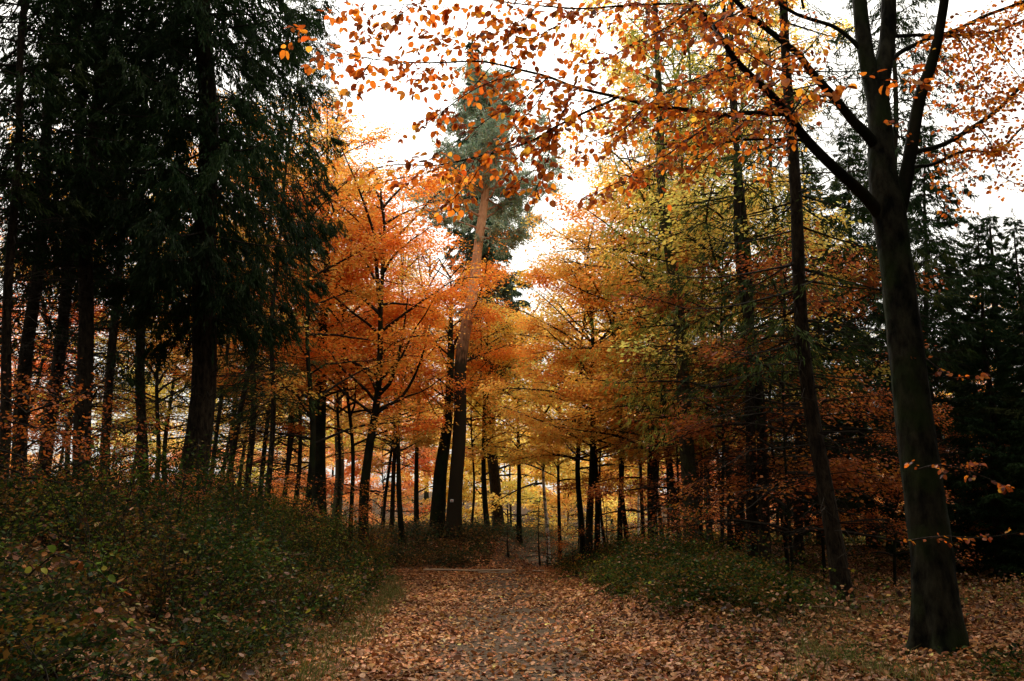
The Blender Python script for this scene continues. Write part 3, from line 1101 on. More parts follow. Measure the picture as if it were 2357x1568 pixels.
# ---- the stems at the middle of the picture
MID = [(1083, 34, 6, (1081, 1100), 'bg2', 'beech', "very thin golden sapling-like beech just right of the leaning pine's foot"),
       (1123, 33.5, 13, (1120, 978), 'bg2', 'beech', "dark slim beech with mottled stem, first clear trunk right of the leaning pine"),
       (1196, 34, 12, (1195, 1038), 'bg3', 'beech', "straight dark beech with golden leaves at the middle of the gap"),
       (1262, 34, 10, (1259, 1050), 'bg3', 'birch', "pale mottled birch stem in the golden gap"),
       (1290, 32, 9, (1289, 1038), 'bg2', 'beech', "slim dark beech with Y-shaped limbs right of the pale birch"),
       (1340, 27, 14, (1343, 1100), 'bg1', 'beech', "left stem of the close cluster of dark trunks where the path bends"),
       (1358, 25, 17, (1351, 978), 'bg1', 'beech', "thickest stem of the close cluster of dark trunks where the path bends"),
       (1374, 26, 13, (1368, 1038), 'bg2', 'beech', "right stem of the close cluster of dark trunks, forking low"),
       (1395, 30, 7, (1391, 1030), 'bg2', 'beech', "thin dark beech standing in front of a white birch stem"),
       (1388, 38, 7, (1386, 1050), 'bg3', 'birch', "white birch stem half hidden behind a thin dark beech"),
       (1429, 25, 12, (1419, 1050), 'bg1', 'beech', "slim dark beech directly behind the sawn stump"),
       (1446, 27, 11, (1440, 1030), 'bg2', 'beech', "slim dark beech behind the low plank box"),
       (1482, 28, 9, (1467, 1080), 'br1', 'beech', "thin beech leaning left behind the low plank box"),
       (1507, 24, 15, (1500, 1080), 'bg1', 'beech', "rust-leaved beech with dark stem left of the big larch"),
       (1470, 36, 6, (1462, 1080), 'bg3', 'birch', "thin white birch glimpsed between the dark stems left of the big larch")]
for i, (px, d, w, up, key, kd, lab) in enumerate(MID):
    tree(kd + "_tree", lab, "tree", px, d, w, up, 'b', key, {'bg1': 11, 'bg2': 8.6, 'bg3': 7.6, 'br1': 6.8}[key], mat=kd, rz=i * 1.9, tint=(1, .92 + .16 * ((i * 37) % 10) / 10, 1),
         scale={'bg1': .92, 'bg2': 1.05, 'bg3': 1.2, 'br1': 1}[key])
# ---- right of the path
tree("larch_tree", "big larch with thick brown trunk and hanging green-yellow twigs right of the path", "tree", 1588, 17, 37, (1545, 650), 'l', 'lg1', 16.5, mat='larch', leafmat='needle', rz=.5)
tree("beech_tree", "golden beech leaning over the path from the right side", "tree", 1560, 20, 18, (1545, 800), 'b', 'bg1', 11, mat='beech', rz=2.5, scale=1.0, tint=(1, .85, .8))
tree("beech_tree", "golden-orange beech with wide crown behind the big larch", "tree", 1500, 23, 14, (1490, 800), 'b', 'bg1', 11, mat='beech', rz=4.5, scale=1.0, tint=(1, .74, .7))
tree("maple_tree", "tall yellow-green maple rising high behind the big larch", "tree", 1610, 26, 18, (1580, 600), 'b', 'by1', 18.5, mat='beech', rz=1.0, scale=1.04)
tree("maple_tree", "tall yellow maple with upright twin stems behind the dark double trunk", "tree", 1700, 22, 16, (1695, 600), 'b', 'by1', 18.5, mat='beech', rz=3.0, scale=.85, tint=(1, .92, 1))
tree("larch_tree", "slender larch with sparse green twigs between the big larch and dark double trunk", "tree", 1645, 19, 15, (1610, 600), 'l', 'lg1', 16.5, mat='larch', leafmat='needle', rz=2.9, scale=1.05)
tree("spruce_tree", "left stem of the dark double trunk right of the big larch", "tree", 1735, 14.5, 26, (1700, 650), 's', 'sp5', 15, mat='spruce', leafmat='needle', rz=1)
tree("spruce_tree", "right stem of the dark double trunk right of the big larch", "tree", 1766, 14.2, 28, (1725, 650), 's', 'sp5', 15, mat='spruce', leafmat='needle', rz=3.3, scale=1.05)
tree("spruce_tree", "thick dark spruce trunk with bare whorled side branches left of the foreground beech", "tree", 1945, 11, 40, (1868, 650), 's', 'sp5', 15.6, mat='spruce', leafmat='needle', rz=5, flare=1.35, rt=.12, scale=1.02)
RIGHT = [(2120, 16, 24, (2080, 500), 'sp2', "dark green spruce directly behind the foreground beech", 1.0),
         (2330, 19, 40, (2290, 700), 'sp3', "full bushy spruce clad to the ground at the right edge of the photo", .64),
         (2450, 22, 34, (2410, 700), 'sp3', "bushy spruce standing partly outside the right edge, behind the ground-clad one", .74),
         (2440, 15, 40, (2400, 700), 'sp3', "near dark spruce whose branches enter from the right edge", .5),
         (2230, 24, 30, (2190, 700), 'sp3', "dark spruce filling the gap right of the foreground beech", .66),
         (1895, 25, 24, (1865, 700), 'sp3', "bushy dark spruce far behind the whorled spruce trunk", 1.0),
         (2190, 18.5, 24, (2150, 700), 'sp3', "dark spruce just right of the foreground beech's stem", .8),
         (2300, 16, 24, (2260, 700), 'sp3', "dense dark spruce low between the foreground beech and the photo's right edge", .55),
         (2385, 17.5, 24, (2345, 700), 'sp3', "dark spruce cut in half by the photo's right edge", .6),
         (2010, 22, 24, (1975, 700), 'sp3', "bushy dark spruce seen between the whorled spruce and the foreground beech", .9),
         (1840, 20, 22, (1800, 700), 'sp5', "sparse spruce behind and left of the whorled spruce", 1.0)]
for i, (px, d, w, up, key, lab, s_) in enumerate(RIGHT):
    tree("spruce_tree", lab, "tree", px, d, w, up, 's', key, {'sp2': 18, 'sp3': 13.2, 'sp5': 15}[key], group="spruces on the right side", mat='spruce', leafmat='needle', scale=s_, rz=i * 2.1)
UND = [(1690, 15.5, 'br1', "rusty young beech with layered leaves in front of the dark double trunk", .9),
       (1830, 13.5, 'br1', "rusty young beech filling the shade left of the whorled spruce", .85),
       (1900, 17, 'br1', "thin rusty understorey beech behind the whorled spruce", 1.0),
       (2060, 14, 'br1', "small rusty beech glowing between the whorled spruce and the foreground beech", .5),
       (1560, 19, 'br1', "orange understorey beech at the big larch's foot", .8),
       (2250, 17, 'br1', "faint rusty young beech in the dark right of the foreground beech", .45)]
for i, (px, d, key, lab, s_) in enumerate(UND):
    tree("beech_tree", lab, "tree", px, d, 8, (px - 15, 900), 'b', key, 6.8, group="young beeches in the right shade", mat='beech', scale=s_, rz=i * 1.1, tint=(.9, .8, 1))
rs = random.Random(3)
for i, px in enumerate([1526, 1540, 1553, 1612, 1665, 1680, 1700, 1715, 1790, 1812, 1860, 1905, 2000, 2045]):
    tree("beech_tree", "one of the many thin dark stems with rusty leaves in the right-hand thicket", "tree", px, rs.uniform(21, 33), rs.uniform(6, 11), (px - 20 + rs.uniform(-12, 8), 900), 'b', ['bs1', 'sp5', 'br1'][i % 3] if px < 1780 else 'sp5', [11, 14, 6.8][i % 3],
         group="thin stems in the right-hand thicket", mat='beech', leafmat='leaf', scale=rs.uniform(.85, 1.15), rz=i, tint=(.9, rs.uniform(.8, 1), 1))
# ---- far wood
n = 0
for i in range(32):
    d = rs.uniform(44, 85)
    px = rs.uniform(-150, 2500)
    if 1150 < px < 1420 and d < 46:
        continue
    key = rs.choice(['bg3', 'bg2', 'bg3', 'bo2', 'bg1'])
    con = rs.random() < .12
    if con:
        key = 'sp4'
    if con and 1000 < px < 1500:
        con = False
        key = 'bg3'
    tree("spruce_tree" if con else "beech_tree", "one of the far spruces closing the view through the wood" if con else "one of the far golden and orange trees closing the view through the wood", "tree", px, d, rs.uniform(5, 9), None, 'b', key, 8 if not con else 22,
         group="far spruces" if con else "far autumn trees", mat='spruce' if con else 'beech', leafmat='needle' if con else 'leaf', scale=rs.uniform(1.15, 1.6) if not con else rs.uniform(.45, .6), tint=(1, rs.uniform(.8, 1.15), 1.1))

# the wood carried on out of view: spruces added to shade the foreground
for i, (x, y, key, s_) in enumerate([(-5.2, -1.5, 'sp1', 1.0), (-7.5, 3.2, 'sp1', 1.05), (-9.5, 7.5, 'sp1', 1.1), (-4.2, -6.5, 'sp3', 1.2), (0.3, -7.5, 'sp3', 1.3), (4.8, -5, 'sp3', 1.25),
                                     (5.6, .2, 'sp1', 1.0), (8.2, 4.2, 'sp3', 1.3), (-9.5, -4, 'sp3', 1.3), (9.5, -3, 'sp3', 1.3), (-12.5, 5, 'sp3', 1.3), (11.5, 9, 'sp1', 1.05), (-3, -12, 'sp3', 1.4), (4, -12, 'sp3', 1.4),
                                     (-11.5, 0, 'sp3', 1.3), (12, 1, 'sp3', 1.35), (7.9, 6.2, 'sp1', .95), (3.7, -1.8, 'sp1', 1.0), (-2.9, -3.0, 'sp1', 1.0)]):
    o = empty("spruce_tree", (x, y, float(Hh(x, y))), "unseen dark spruce added beside and behind the viewpoint to shade the foreground", "tree", "unseen shade spruces beside and behind the viewpoint")
    o.scale = (s_,) * 3
    o.rotation_euler.z = i * 1.3
    link("trunk", trunk_mesh("trunk", M['spruce'], 20 if key == 'sp1' else 13.4, .2, KEYSEED[key], 10), o)
    link("branches", MESHES[key][0], o)
    link("crown", MESHES[key][1], o)

for i in range(44):
    d = 47 + 30 * (i / 44) + rs.uniform(-3, 3)
    px = -60 + (i * 577) % 2480 + rs.uniform(-40, 40)
    tree("beech_tree", "one of the low spreading yellow trees filling the wood's far edge", "tree", px, d, 4, None, 'b', 'bg4', 5.8, group="low far yellow trees", mat='beech', scale=rs.uniform(.8, 1.5) * (.75 if px < 700 else 1), tint=(1, rs.uniform(.75, 1.05) * (.68 if px < 950 or px > 1500 else 1.0), .9))

# small young spruces and bushes in the middle
for px, d, s_, lab in [(1243, 30, 1.0, "small green young spruce in the golden gap"), (1170, 28.5, .45, "tiny dark spruce seedling at the foot of the middle beech"),
                       (1330, 36, 1.0, "bluish young spruce left of the dark trunk cluster"), (1400, 37, .9, "bluish young spruce seen right of the dark trunk cluster")]:
    tree("young_spruce", lab, "tree", px, d, 4, None, 's', 'ysp', 2.5, mat='spruce', leafmat='needle', scale=s_, tint=(1.2, 1.3, 1.6) if px > 1300 else (1, 1, 1))
for i, (px, d, s_, lab) in enumerate([(110, 9.5, .7, "rusty beech sapling on the left bank by the leaning trunks"), (260, 10.5, .6, "rusty beech sapling in front of the stout upright conifer"),
                       (30, 8.0, .55, "drooping beech sapling at the far left of the bank"), (170, 13, .9, "taller rusty sapling among the leaning conifers"),
                       (1320, 22.5, .5, "small orange beech sapling on the verge below the trunk cluster"), (1260, 28.5, .5, "low orange sapling where the path bends right"),
                       (780, 20, .8, "orange sapling on the bank below the red-orange beech"), (690, 16, .6, "small sapling on the bank crest below the slim pale-edged beech"),
                       (1640, 14, .6, "rusty sapling behind the mound of brambles"), (1540, 17, .5, "small sapling at the left foot of the big larch")]):
    tree("beech_sapling", lab, "sapling", px, d, 3, None, 'b', 'sap', 2.2, mat='twig', leafmat='leaf_near', scale=s_, rz=i * 1.7, tint=(1, .85, .9) if i < 4 else (1.2, 1.2, 1), flare=1.0)

for i in range(0, 20, 2):
    px, d = [(60, 9), (150, 11), (240, 9), (330, 11.5), (390, 10), (300, 8), (470, 12), (540, 14), (620, 15), (200, 8), (90, 12), (520, 11), (700, 15.5), (420, 14), (1500, 16), (1600, 15), (1680, 16.5), (1760, 17), (1560, 13.5), (360, 9)][i]
    tree("beech_sapling", "one of the knee-high rusty seedlings poking out of the brambles", "sapling", px, d, 2, None, 'b', 'sap', 2.2, group="knee-high seedlings in the brambles", mat='twig', leafmat='leaf_near', scale=.24 + .018 * (i * 7 % 11), rz=i * 2.3, tint=(.9, .9, 1), flare=1.0)

# fallen dead branches on the ground
DB = [(1905, 1360, 10.5, 1.0, .2, "bare fallen branch on the leaves left of the foreground beech's foot"), (1800, 1420, 9.5, .8, -.5, "thin forked stick on the leaves in front of the right clearing"),
      (950, 1290, 25, 1.3, 1.9, "pale dead branch on the slope left of the pine"), (560, 1400, 10, .9, .9, "dead branch lying over the left bank's brambles"), (1330, 1440, 11.5, .5, 1.2, "short stick on the leaves at the path's right verge")]
for i, (px, row, d, L, az_, lab) in enumerate(DB):
    p = at(px, row, d)
    p[2] = float(Hh(p[0], d)) + (.04 if px != 560 else .3)
    rg = np.random.default_rng(90 + i)
    b = MB()
    t = np.linspace(0, 1, 8)
    def line(o, a, L, r):
        q = o + np.stack([np.cos(a) * L * t, np.sin(a) * L * t, .05 * L * np.sin(t * 3) + rg.standard_normal(8) * .004], 1) + rg.standard_normal((8, 3)) * .012 * L
        b.tube(q, np.linspace(r, r * .3, 8), 5, cap=True)
        return q
    q = line(np.zeros(3), az_, L, .014)
    for k in (2, 3, 5, 6):
        line(q[k], az_ + rg.choice([-1, 1]) * rg.uniform(.4, 1), L * rg.uniform(.2, .45), .006)
    o = link("fallen_branch", b.mesh("fallen_branch", M['oldwood'], True))
    o.location = p
    tag(o, lab, "branch")

# ------------------------------------------------------------------ the foreground beech
TD = 7.6
root_p = at(2160, 1480, TD)
root_z = float(Hh(root_p[0], TD))
fb = empty("beech_tree", (root_p[0], TD, root_z), "large dark forked beech in the right foreground, orange leaves overhanging the path", "tree")
inv = -np.array([root_p[0], TD, root_z])


def poly(pts):
    """(column, row, distance) list -> smooth points"""
    P = np.array([at(*p) for p in pts])
    m = len(P)
    t = np.arange(m)
    tt = np.linspace(0, m - 1, (m - 1) * 4 + 1)
    Q = []
    for x in tt:
        i = min(int(x), m - 2)
        f = x - i
        p0, p1, p2, p3 = P[max(i - 1, 0)], P[i], P[i + 1], P[min(i + 2, m - 1)]
        Q.append(.5 * ((2 * p1) + (-p0 + p2) * f + (2 * p0 - 5 * p1 + 4 * p2 - p3) * f * f + (-p0 + 3 * p1 - 3 * p2 + p3) * f ** 3))
    return np.array(Q), tt / (m - 1)


rngf = np.random.default_rng(77)


def limb(pts, w0, w1, n=10, rough=.06):
    P, t = poly(pts)
    w = w0 + (w1 - w0) * t ** .8
    d = P[:, 1]
    R = w * d / F / 2 * .96
    return P, R, n, rough


tb = MB()
tr = [(2172, 1560, TD, 175), (2166, 1480, TD, 132), (2154, 1380, TD, 112), (2142, 1250, TD, 104), (2111, 1020, TD, 99), (2084, 790, TD, 92), (2062, 600, TD, 87), (2045, 480, TD, 92), (2030, 390, TD, 78), (2027, 300, TD, 68), (2022, 210, TD, 64), (2042, 100, TD, 48), (2046, 0, TD, 44), (2040, -150, TD, 38), (2020, -420, TD, 26)]
P, t = poly([k[:3] for k in tr])
w = np.interp(t, np.linspace(0, 1, len(tr)), [k[3] for k in tr])
tb.tube(P + inv, w * TD / F / 2 * .83, 28, rough=.07, rng=rngf, lobes=.30 * np.exp(-np.clip(P[:, 2] - root_z, 0, None) / .30) + .02)
for pts, w0, w1 in [([(2018, 240, TD), (1998, 150, TD), (1983, 50, TD), (1975, -60, TD), (1960, -300, TD)], 46, 34)]:
    P, R, n, r = limb(pts, w0, w1)
    tb.tube(P + inv, R, 14, rough=r, rng=rngf)
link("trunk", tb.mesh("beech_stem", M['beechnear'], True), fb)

up_br, up_cr = gen_beech(31, 13.0, 8.0, 3.3, 13000, .07, BEECH_R, 26, (15, 55))  # rest of the beech's crown, out of view, added to darken the right foreground
link("branches", up_br.mesh("upper_branches", M['beech'], True), fb)
link("crown", up_cr.mesh("upper_crown", M['leaf']), fb).location = (0, 0, 0)

LIMBS = {
    'A': ([(2062, 520, 7.6), (2080, 440, 7.55), (2095, 353, 7.5), (2117, 227, 7.4), (2146, 141, 7.3), (2166, 50, 7.2), (2178, -40, 7.1), (2190, -200, 7.0)], 42, 20),
    'B': ([(2030, 500, 7.6), (1989, 450, 7.5), (1918, 384, 7.3), (1858, 323, 7.1), (1792, 237, 6.8), (1747, 192, 6.6), (1696, 141, 6.4), (1641, 61, 6.1), (1600, 10, 5.9), (1540, -40, 5.7)], 34, 9),
    'C': ([(2030, 350, 7.6), (1985, 300, 7.5), (1959, 273, 7.45), (1913, 217, 7.3), (1868, 167, 7.2), (1838, 126, 7.1), (1802, 96, 7.0), (1716, 25, 6.8), (1660, -40, 6.6)], 30, 12),
    'D': ([(1995, 130, 7.6), (1959, 91, 7.6), (1918, 61, 7.6), (1868, 45, 7.6), (1828, 30, 7.5), (1782, 0, 7.5), (1740, -40, 7.5)], 13, 8),
    'E': ([(2085, 380, 7.6), (2100, 353, 7.7), (2171, 333, 8.0), (2247, 288, 8.4), (2297, 252, 8.7), (2357, 192, 9.0), (2420, 130, 9.3)], 16, 9),
    'F': ([(2075, 400, 7.6), (2110, 384, 7.8), (2146, 379, 8.0), (2221, 348, 8.5), (2297, 348, 8.9), (2343, 303, 9.2), (2390, 260, 9.4)], 12, 5),
    'G': ([(2050, 140, 7.6), (2080, 116, 7.8), (2146, 86, 8.0), (2196, 71, 8.3), (2272, 35, 8.6), (2353, 5, 8.9), (2400, -20, 9.1)], 14, 8),
    'H': ([(2050, 85, 7.7), (2110, 81, 8.0), (2171, 83, 8.4), (2272, 76, 8.9), (2323, 61, 9.2), (2370, 40, 9.4)], 11, 6),
    'I': ([(1850, 20, 7.5), (1838, -30, 7.4)], 8, 6),
    'b1': ([(1810, 262, 6.85), (1765, 262, 6.6), (1716, 260, 6.3), (1666, 265, 6.1), (1615, 258, 5.9), (1574, 252, 5.8), (1489, 240, 5.5), (1414, 222, 5.3), (1328, 202, 5.15), (1262, 177, 5.05), (1202, 162, 5.0), (1136, 146, 4.95), (1085, 141, 4.9), (1025, 144, 4.85), (949, 144, 4.8), (858, 136, 4.75), (782, 121, 4.7), (735, 108, 4.7)], 15, 2),
    'b2': ([(1420, 224, 5.3), (1400, 235, 5.25), (1338, 263, 5.15), (1277, 293, 5.05), (1237, 318, 5.0), (1186, 338, 4.95), (1111, 358, 4.9), (1035, 376, 4.85), (985, 381, 4.8), (909, 379, 4.8), (860, 388, 4.8)], 9, 2),
    'b3': ([(1202, 162, 5.0), (1170, 175, 4.9), (1136, 187, 4.8), (1085, 210, 4.7), (1020, 255, 4.6), (965, 300, 4.6)], 5, 2),
    'b4': ([(1641, 61, 6.1), (1600, 35, 5.9), (1574, 12, 5.7), (1489, 10, 5.5), (1414, 15, 5.3), (1338, 20, 5.2), (1237, 13, 5.0), (1161, 5, 4.9), (1060, -10, 4.8), (960, 10, 4.7), (900, 50, 4.6)], 9, 2),
    'b5': ([(1858, 323, 7.1), (1767, 321, 6.8), (1691, 323, 6.6), (1615, 336, 6.4), (1565, 336, 6.3), (1505, 331, 6.2)], 9, 4),
    'b6': ([(1696, 141, 6.4), (1640, 170, 6.0), (1574, 192, 5.7), (1500, 235, 5.5), (1430, 300, 5.3), (1350, 330, 5.2)], 7, 2),
    'b7': ([(1666, 265, 6.1), (1600, 310, 5.8), (1530, 360, 5.6), (1460, 400, 5.5), (1380, 440, 5.4)], 6, 2),
    'b8': ([(1600, 10, 5.9), (1540, 60, 5.6), (1460, 100, 5.4), (1390, 140, 5.3), (1330, 150, 5.2)], 6, 2),
    'b9': ([(1338, 20, 5.2), (1280, 60, 5.0), (1210, 90, 4.9), (1150, 60, 4.8)], 4, 2),
    'b10': ([(960, 10, 4.7), (860, 15, 4.5), (800, 25, 4.5)], 3, 1.5),
    'b11': ([(858, 136, 4.75), (830, 180, 4.7), (800, 230, 4.7)], 3, 1.5),
    'b12': ([(1111, 358, 4.9), (1090, 410, 4.85), (1050, 450, 4.8)], 3, 1.5),
    'b13': ([(1262, 177, 5.05), (1240, 230, 4.95), (1190, 290, 4.9), (1150, 330, 4.9)], 4, 1.5),
    'b14': ([(1328, 202, 5.15), (1300, 250, 5.0), (1270, 330, 5.0), (1250, 400, 5.0), (1235, 430, 5.0)], 4, 1.5),
    'b20': ([(1136, 146, 4.95), (1090, 200, 4.8), (1030, 240, 4.75), (985, 270, 4.7)], 3, 1.5),
    'b21': ([(1262, 177, 5.05), (1200, 230, 4.9), (1130, 270, 4.8), (1060, 320, 4.75), (1010, 350, 4.7)], 4, 1.5),
    'b22': ([(1414, 222, 5.3), (1350, 235, 5.1), (1290, 225, 5.0), (1230, 235, 4.9), (1170, 250, 4.85)], 4, 1.5),
    'b23': ([(1277, 293, 5.05), (1260, 340, 5.0), (1230, 390, 4.95), (1190, 420, 4.9)], 3, 1.5),
    'b24': ([(1237, 13, 5.0), (1200, 50, 4.9), (1130, 80, 4.85), (1060, 90, 4.8), (990, 70, 4.8)], 3, 1.5),
    'b15': ([(1700, 30, 4.6), (1640, 60, 4.3), (1700, 110, 4.0), (1790, 160, 3.9), (1890, 182, 3.8), (2000, 180, 3.8), (2085, 186, 3.8)], 5, 2),
    'b16': ([(1792, 237, 6.8), (1740, 260, 6.4), (1660, 330, 6.1), (1590, 400, 5.9)], 5, 2),
    'b17': ([(1913, 217, 7.3), (1850, 240, 7.0), (1800, 300, 6.8), (1760, 380, 6.7)], 5, 2),
    'b18': ([(1838, 126, 7.1), (1780, 140, 6.7), (1720, 190, 6.4), (1640, 230, 6.2)], 5, 2),
    'b19': ([(1782, 0, 7.5), (1700, 30, 6.6), (1620, 60, 6.0), (1540, 80, 5.7)], 5, 2),
    'c1': ([(2247, 288, 8.4), (2280, 330, 8.7), (2300, 400, 8.9), (2357, 430, 9.1)], 4, 2),
    'c2': ([(2171, 333, 8.0), (2180, 400, 8.2), (2190, 480, 8.4)], 4, 2),
    'c3': ([(2196, 71, 8.3), (2230, 130, 8.6), (2260, 200, 8.8), (2300, 240, 9.0)], 4, 2),
    'c4': ([(2146, 141, 7.3), (2190, 180, 7.8), (2240, 220, 8.2), (2290, 230, 8.5)], 4, 2),
    'c5': ([(2272, 76, 8.9), (2310, 130, 9.2), (2350, 180, 9.5)], 4, 2),
    'c6': ([(2353, 5, 8.9), (2330, 60, 9.2), (2300, 110, 9.5)], 4, 2),
    'd1': ([(2115, 1080, 7.2), (2160, 1070, 6.9), (2230, 1085, 6.7), (2300, 1112, 6.5)], 4, 2),
    'd2': ([(2090, 1245, 7.2), (2160, 1235, 6.9), (2250, 1238, 6.7), (2340, 1228, 6.5)], 4, 2),
    'd3': ([(2125, 820, 7.6), (2150, 840, 7.4), (2190, 870, 7.3), (2240, 865, 7.2)], 4, 2),
}
TW = {}
for nm in list(LIMBS):
    pts, w0, w1 = LIMBS[nm]
    P, R, n, r = limb(pts, w0, w1)
    b = MB()
    b.tube(P + inv, R, 12 if w0 > 20 else (8 if w0 > 8 else 6), rough=.08, rng=rngf)
    link("limb" if nm.isupper() else "branch", b.mesh("limb_" + nm, M['beech'] if w0 > 7 else M['twig'], True), fb)
    TW[nm] = P

NEARL = [(.54, .125, .012, 5), (.66, .20, .016, 4), (.40, .075, .009, 3), (.75, .32, .03, 1.4), (.15, .035, .009, 1.8)]
twb, lfb = MB(), MB()


def leafy_twig(p0, d, L, leaf, rng, depth=1):
    """zigzag twig with alternate leaves held in one plane"""
    m = max(3, int(L / .05))
    pts = [p0]
    side_n = norm(np.array([0, 0, 1.0]) + rng.standard_normal(3) * .35)
    p = p0
    for k in range(m):
        d = norm(d + rng.standard_normal(3) * .10 + [0, 0, -.02])
        p = p + d * L / m
        pts.append(p)
    pts = np.array(pts)
    twb.tube(pts + inv, np.linspace(.0022 + .002 * L, .0008, m + 1), 3, cap=False)
    s = 1
    Ps, As, Ns = [], [], []
    for k in range(1, m + 1):
        s = -s
        dd = norm(pts[k] - pts[k - 1])
        lat = norm(np.cross(side_n, dd)) * s
        if depth > 0 and rng.random() < .30:
            leafy_twig(pts[k], norm(dd * .7 + lat * .8 + [0, 0, -.1]), L * rng.uniform(.3, .55), leaf, rng, depth - 1)
        if rng.random() < .9:
            Ps.append(pts[k])
            As.append(norm(dd * .55 + lat * .8 + rng.standard_normal(3) * .22 + np.array([0, 0, rng.uniform(-.75, .0)])))
            Ns.append(norm(side_n + rng.standard_normal(3) * .5 + [0, -.35, 0]))
        if k == m:
            Ps.append(pts[k])
            As.append(norm(dd + [0, 0, -.3]))
            Ns.append(norm(side_n + rng.standard_normal(3) * .4 + [0, -.3, 0]))
    P = np.array(Ps)
    A = np.array(As)
    B = norm(np.cross(np.array(Ns), A))
    n = len(P)
    l = leaf * rng.uniform(.6, 1.22, n)
    c = palette(rng, n, NEARL, .15)
    lfb.fine(P + inv, A, B, l, l * rng.uniform(.56, .74, n), c, rng.uniform(.02, .22, n), rng.uniform(-.25, .15, n), .16)


def dress(nm, every, L, leaf=.064, t0=0.0, t1=1.0, droop=-.25, seed=0, toward=None):
    rng = np.random.default_rng(500 + seed + len(nm) * 17 + ord(nm[-1]))
    P = TW[nm]
    seg = np.linalg.norm(np.diff(P, axis=0), axis=1)
    S = np.concatenate([[0], np.cumsum(seg)])
    s = S[-1] * t0
    sg = 1
    while s < S[-1] * t1:
        p = np.array([np.interp(s, S, P[:, i]) for i in range(3)])
        p2 = np.array([np.interp(min(s + .05, S[-1]), S, P[:, i]) for i in range(3)])
        d = norm(p2 - p + 1e-6)
        lat = norm(np.cross(d, [0, 0, 1])) * sg
        sg = -sg
        dd = norm(d * rng.uniform(.4, 1.0) + lat * rng.uniform(.3, 1.0) + np.array([0, 0, droop + rng.uniform(-.35, .45)]))
        leafy_twig(p, dd, L * rng.uniform(.55, 1.25) * (1 - .5 * (s / S[-1]) ** 3), leaf, rng)
        s += every * rng.uniform(.6, 1.4)
    leafy_twig(P[-1], norm(P[-1] - P[-2]), L * .45, leaf, rng)


for nm, ev, L, t0 in [('b1', .048, .42, .22), ('b2', .062, .34, .12), ('b3', .12, .26, .1), ('b4', .048, .36, .1), ('b5', .14, .30, .25), ('b6', .07, .38, .1),
                      ('b7', .07, .36, .1), ('b8', .07, .38, 0), ('b9', .07, .30, 0), ('b10', .08, .28, .1), ('b11', .08, .22, 0), ('b12', .08, .24, 0), ('b13', .13, .26, 0), ('b14', .08, .28, .1), ('b20', .20, .20, .2), ('b21', .20, .22, .2), ('b22', .14, .24, .2), ('b23', .10, .22, 0), ('b24', .09, .26, 0),
                      ('b16', .08, .36, 0), ('b17', .09, .36, 0), ('b18', .08, .38, 0), ('b19', .08, .40, 0), ('B', .13, .40, .45), ('C', .14, .40, .35), ('D', .15, .35, .3)]:
    dress(nm, ev, L, t0=t0, seed=1)
dress('b15', .11, .20, t0=.1, seed=2, leaf=.064, droop=-.1)
for nm, ev, L in [('c1', .07, .45), ('c2', .09, .40), ('c3', .07, .48), ('c4', .07, .48), ('c5', .07, .45), ('c6', .07, .45), ('E', .10, .48), ('F', .13, .40), ('G', .10, .5), ('H', .10, .5), ('A', .25, .45)]:
    dress(nm, ev, L, t0=.25 if nm.isupper() else 0, seed=3, leaf=.058, droop=-.1)
for nm in ('d1', 'd2', 'd3'):
    dress(nm, .14, .18, seed=4, leaf=.055, droop=0)
link("branches", twb.mesh("beech_twigs", M['twig']), fb)
link("crown", lfb.mesh("beech_leaves", M['leaf_near']), fb)
print("near leaves", lfb.n // 13)


# ------------------------------------------------------------------ small things
def box(b, c, s, rz=0.0, tilt=0.0):
    x, y, z = s[0] / 2, s[1] / 2, s[2] / 2
    e = min(s) * .12
    v = []
    for zz, k in ((-z, e), (-z + e, 0), (z - e, 0), (z, e)):
        for sx, sy in ((-1, -1), (1, -1), (1, 1), (-1, 1)):
            v.append((sx * (x - k), sy * (y - k), zz))
    v = np.array(v)
    R = Matrix.Rotation(rz, 3, 'Z') @ Matrix.Rotation(tilt, 3, 'Y')
    v = v @ np.array(R).T + np.array(c)
    q = [[3, 2, 1, 0], [12, 13, 14, 15]]
    for l in range(3):
        for k in range(4):
            q.append([l * 4 + k, l * 4 + (k + 1) % 4, l * 4 + 4 + (k + 1) % 4, l * 4 + 4 + k])
    b.add(v, None, q)


# trail marker plate on the pine / forked trunk
mp_ = at(1040, 1153, 29.72)
mk = empty("trail_marker", mp_, "small white trail marker plate with red stripe fixed at the pine's foot", "sign")
b = MB()
box(b, (0, 0, 0), (.135, .015, .10))
link("plate", b.mesh("plate", M['white']), mk)
mk.rotation_euler.z = rad(-30)
b = MB()
box(b, (0, -.010, 0), (.085, .006, .028))
link("stripe", b.mesh("stripe", M['red']), mk)

# pale timbers laid across the path
for (x0, x1, row, rr, lab) in [(975, 1185, 1311.5, .030, "long pale timber edging pole lying across the far end of the path"),
                               (1100, 1178, 1316, .018, "short pale pole lying just in front of the long timber pole"),
                               (1225, 1252, 1312, .022, "stub of pale pole lying right of the long timber pole")]:
    a0, a1 = at(x0, row, 25.0 if row < 1314 else 24.0), at(x1, row + 1, 25.0 if row < 1314 else 24.0)
    a0[2] = float(Hh(a0[0], a0[1])) + rr + .035
    a1[2] = float(Hh(a1[0], a1[1])) + rr + .035
    b = MB()
    t = np.linspace(0, 1, 9)[:, None]
    P = a0 * (1 - t) + a1 * t + np.array([0, 0, .008]) * np.sin(t * 9)
    o = a0.copy()
    b.tube(P - o, np.full(9, rr), 8, rough=.2, rng=np.random.default_rng(int(x0)))
    ob = link("timber_pole", b.mesh("timber_pole", M['wood'], True))
    ob.location = o
    tag(ob, lab, "pole")


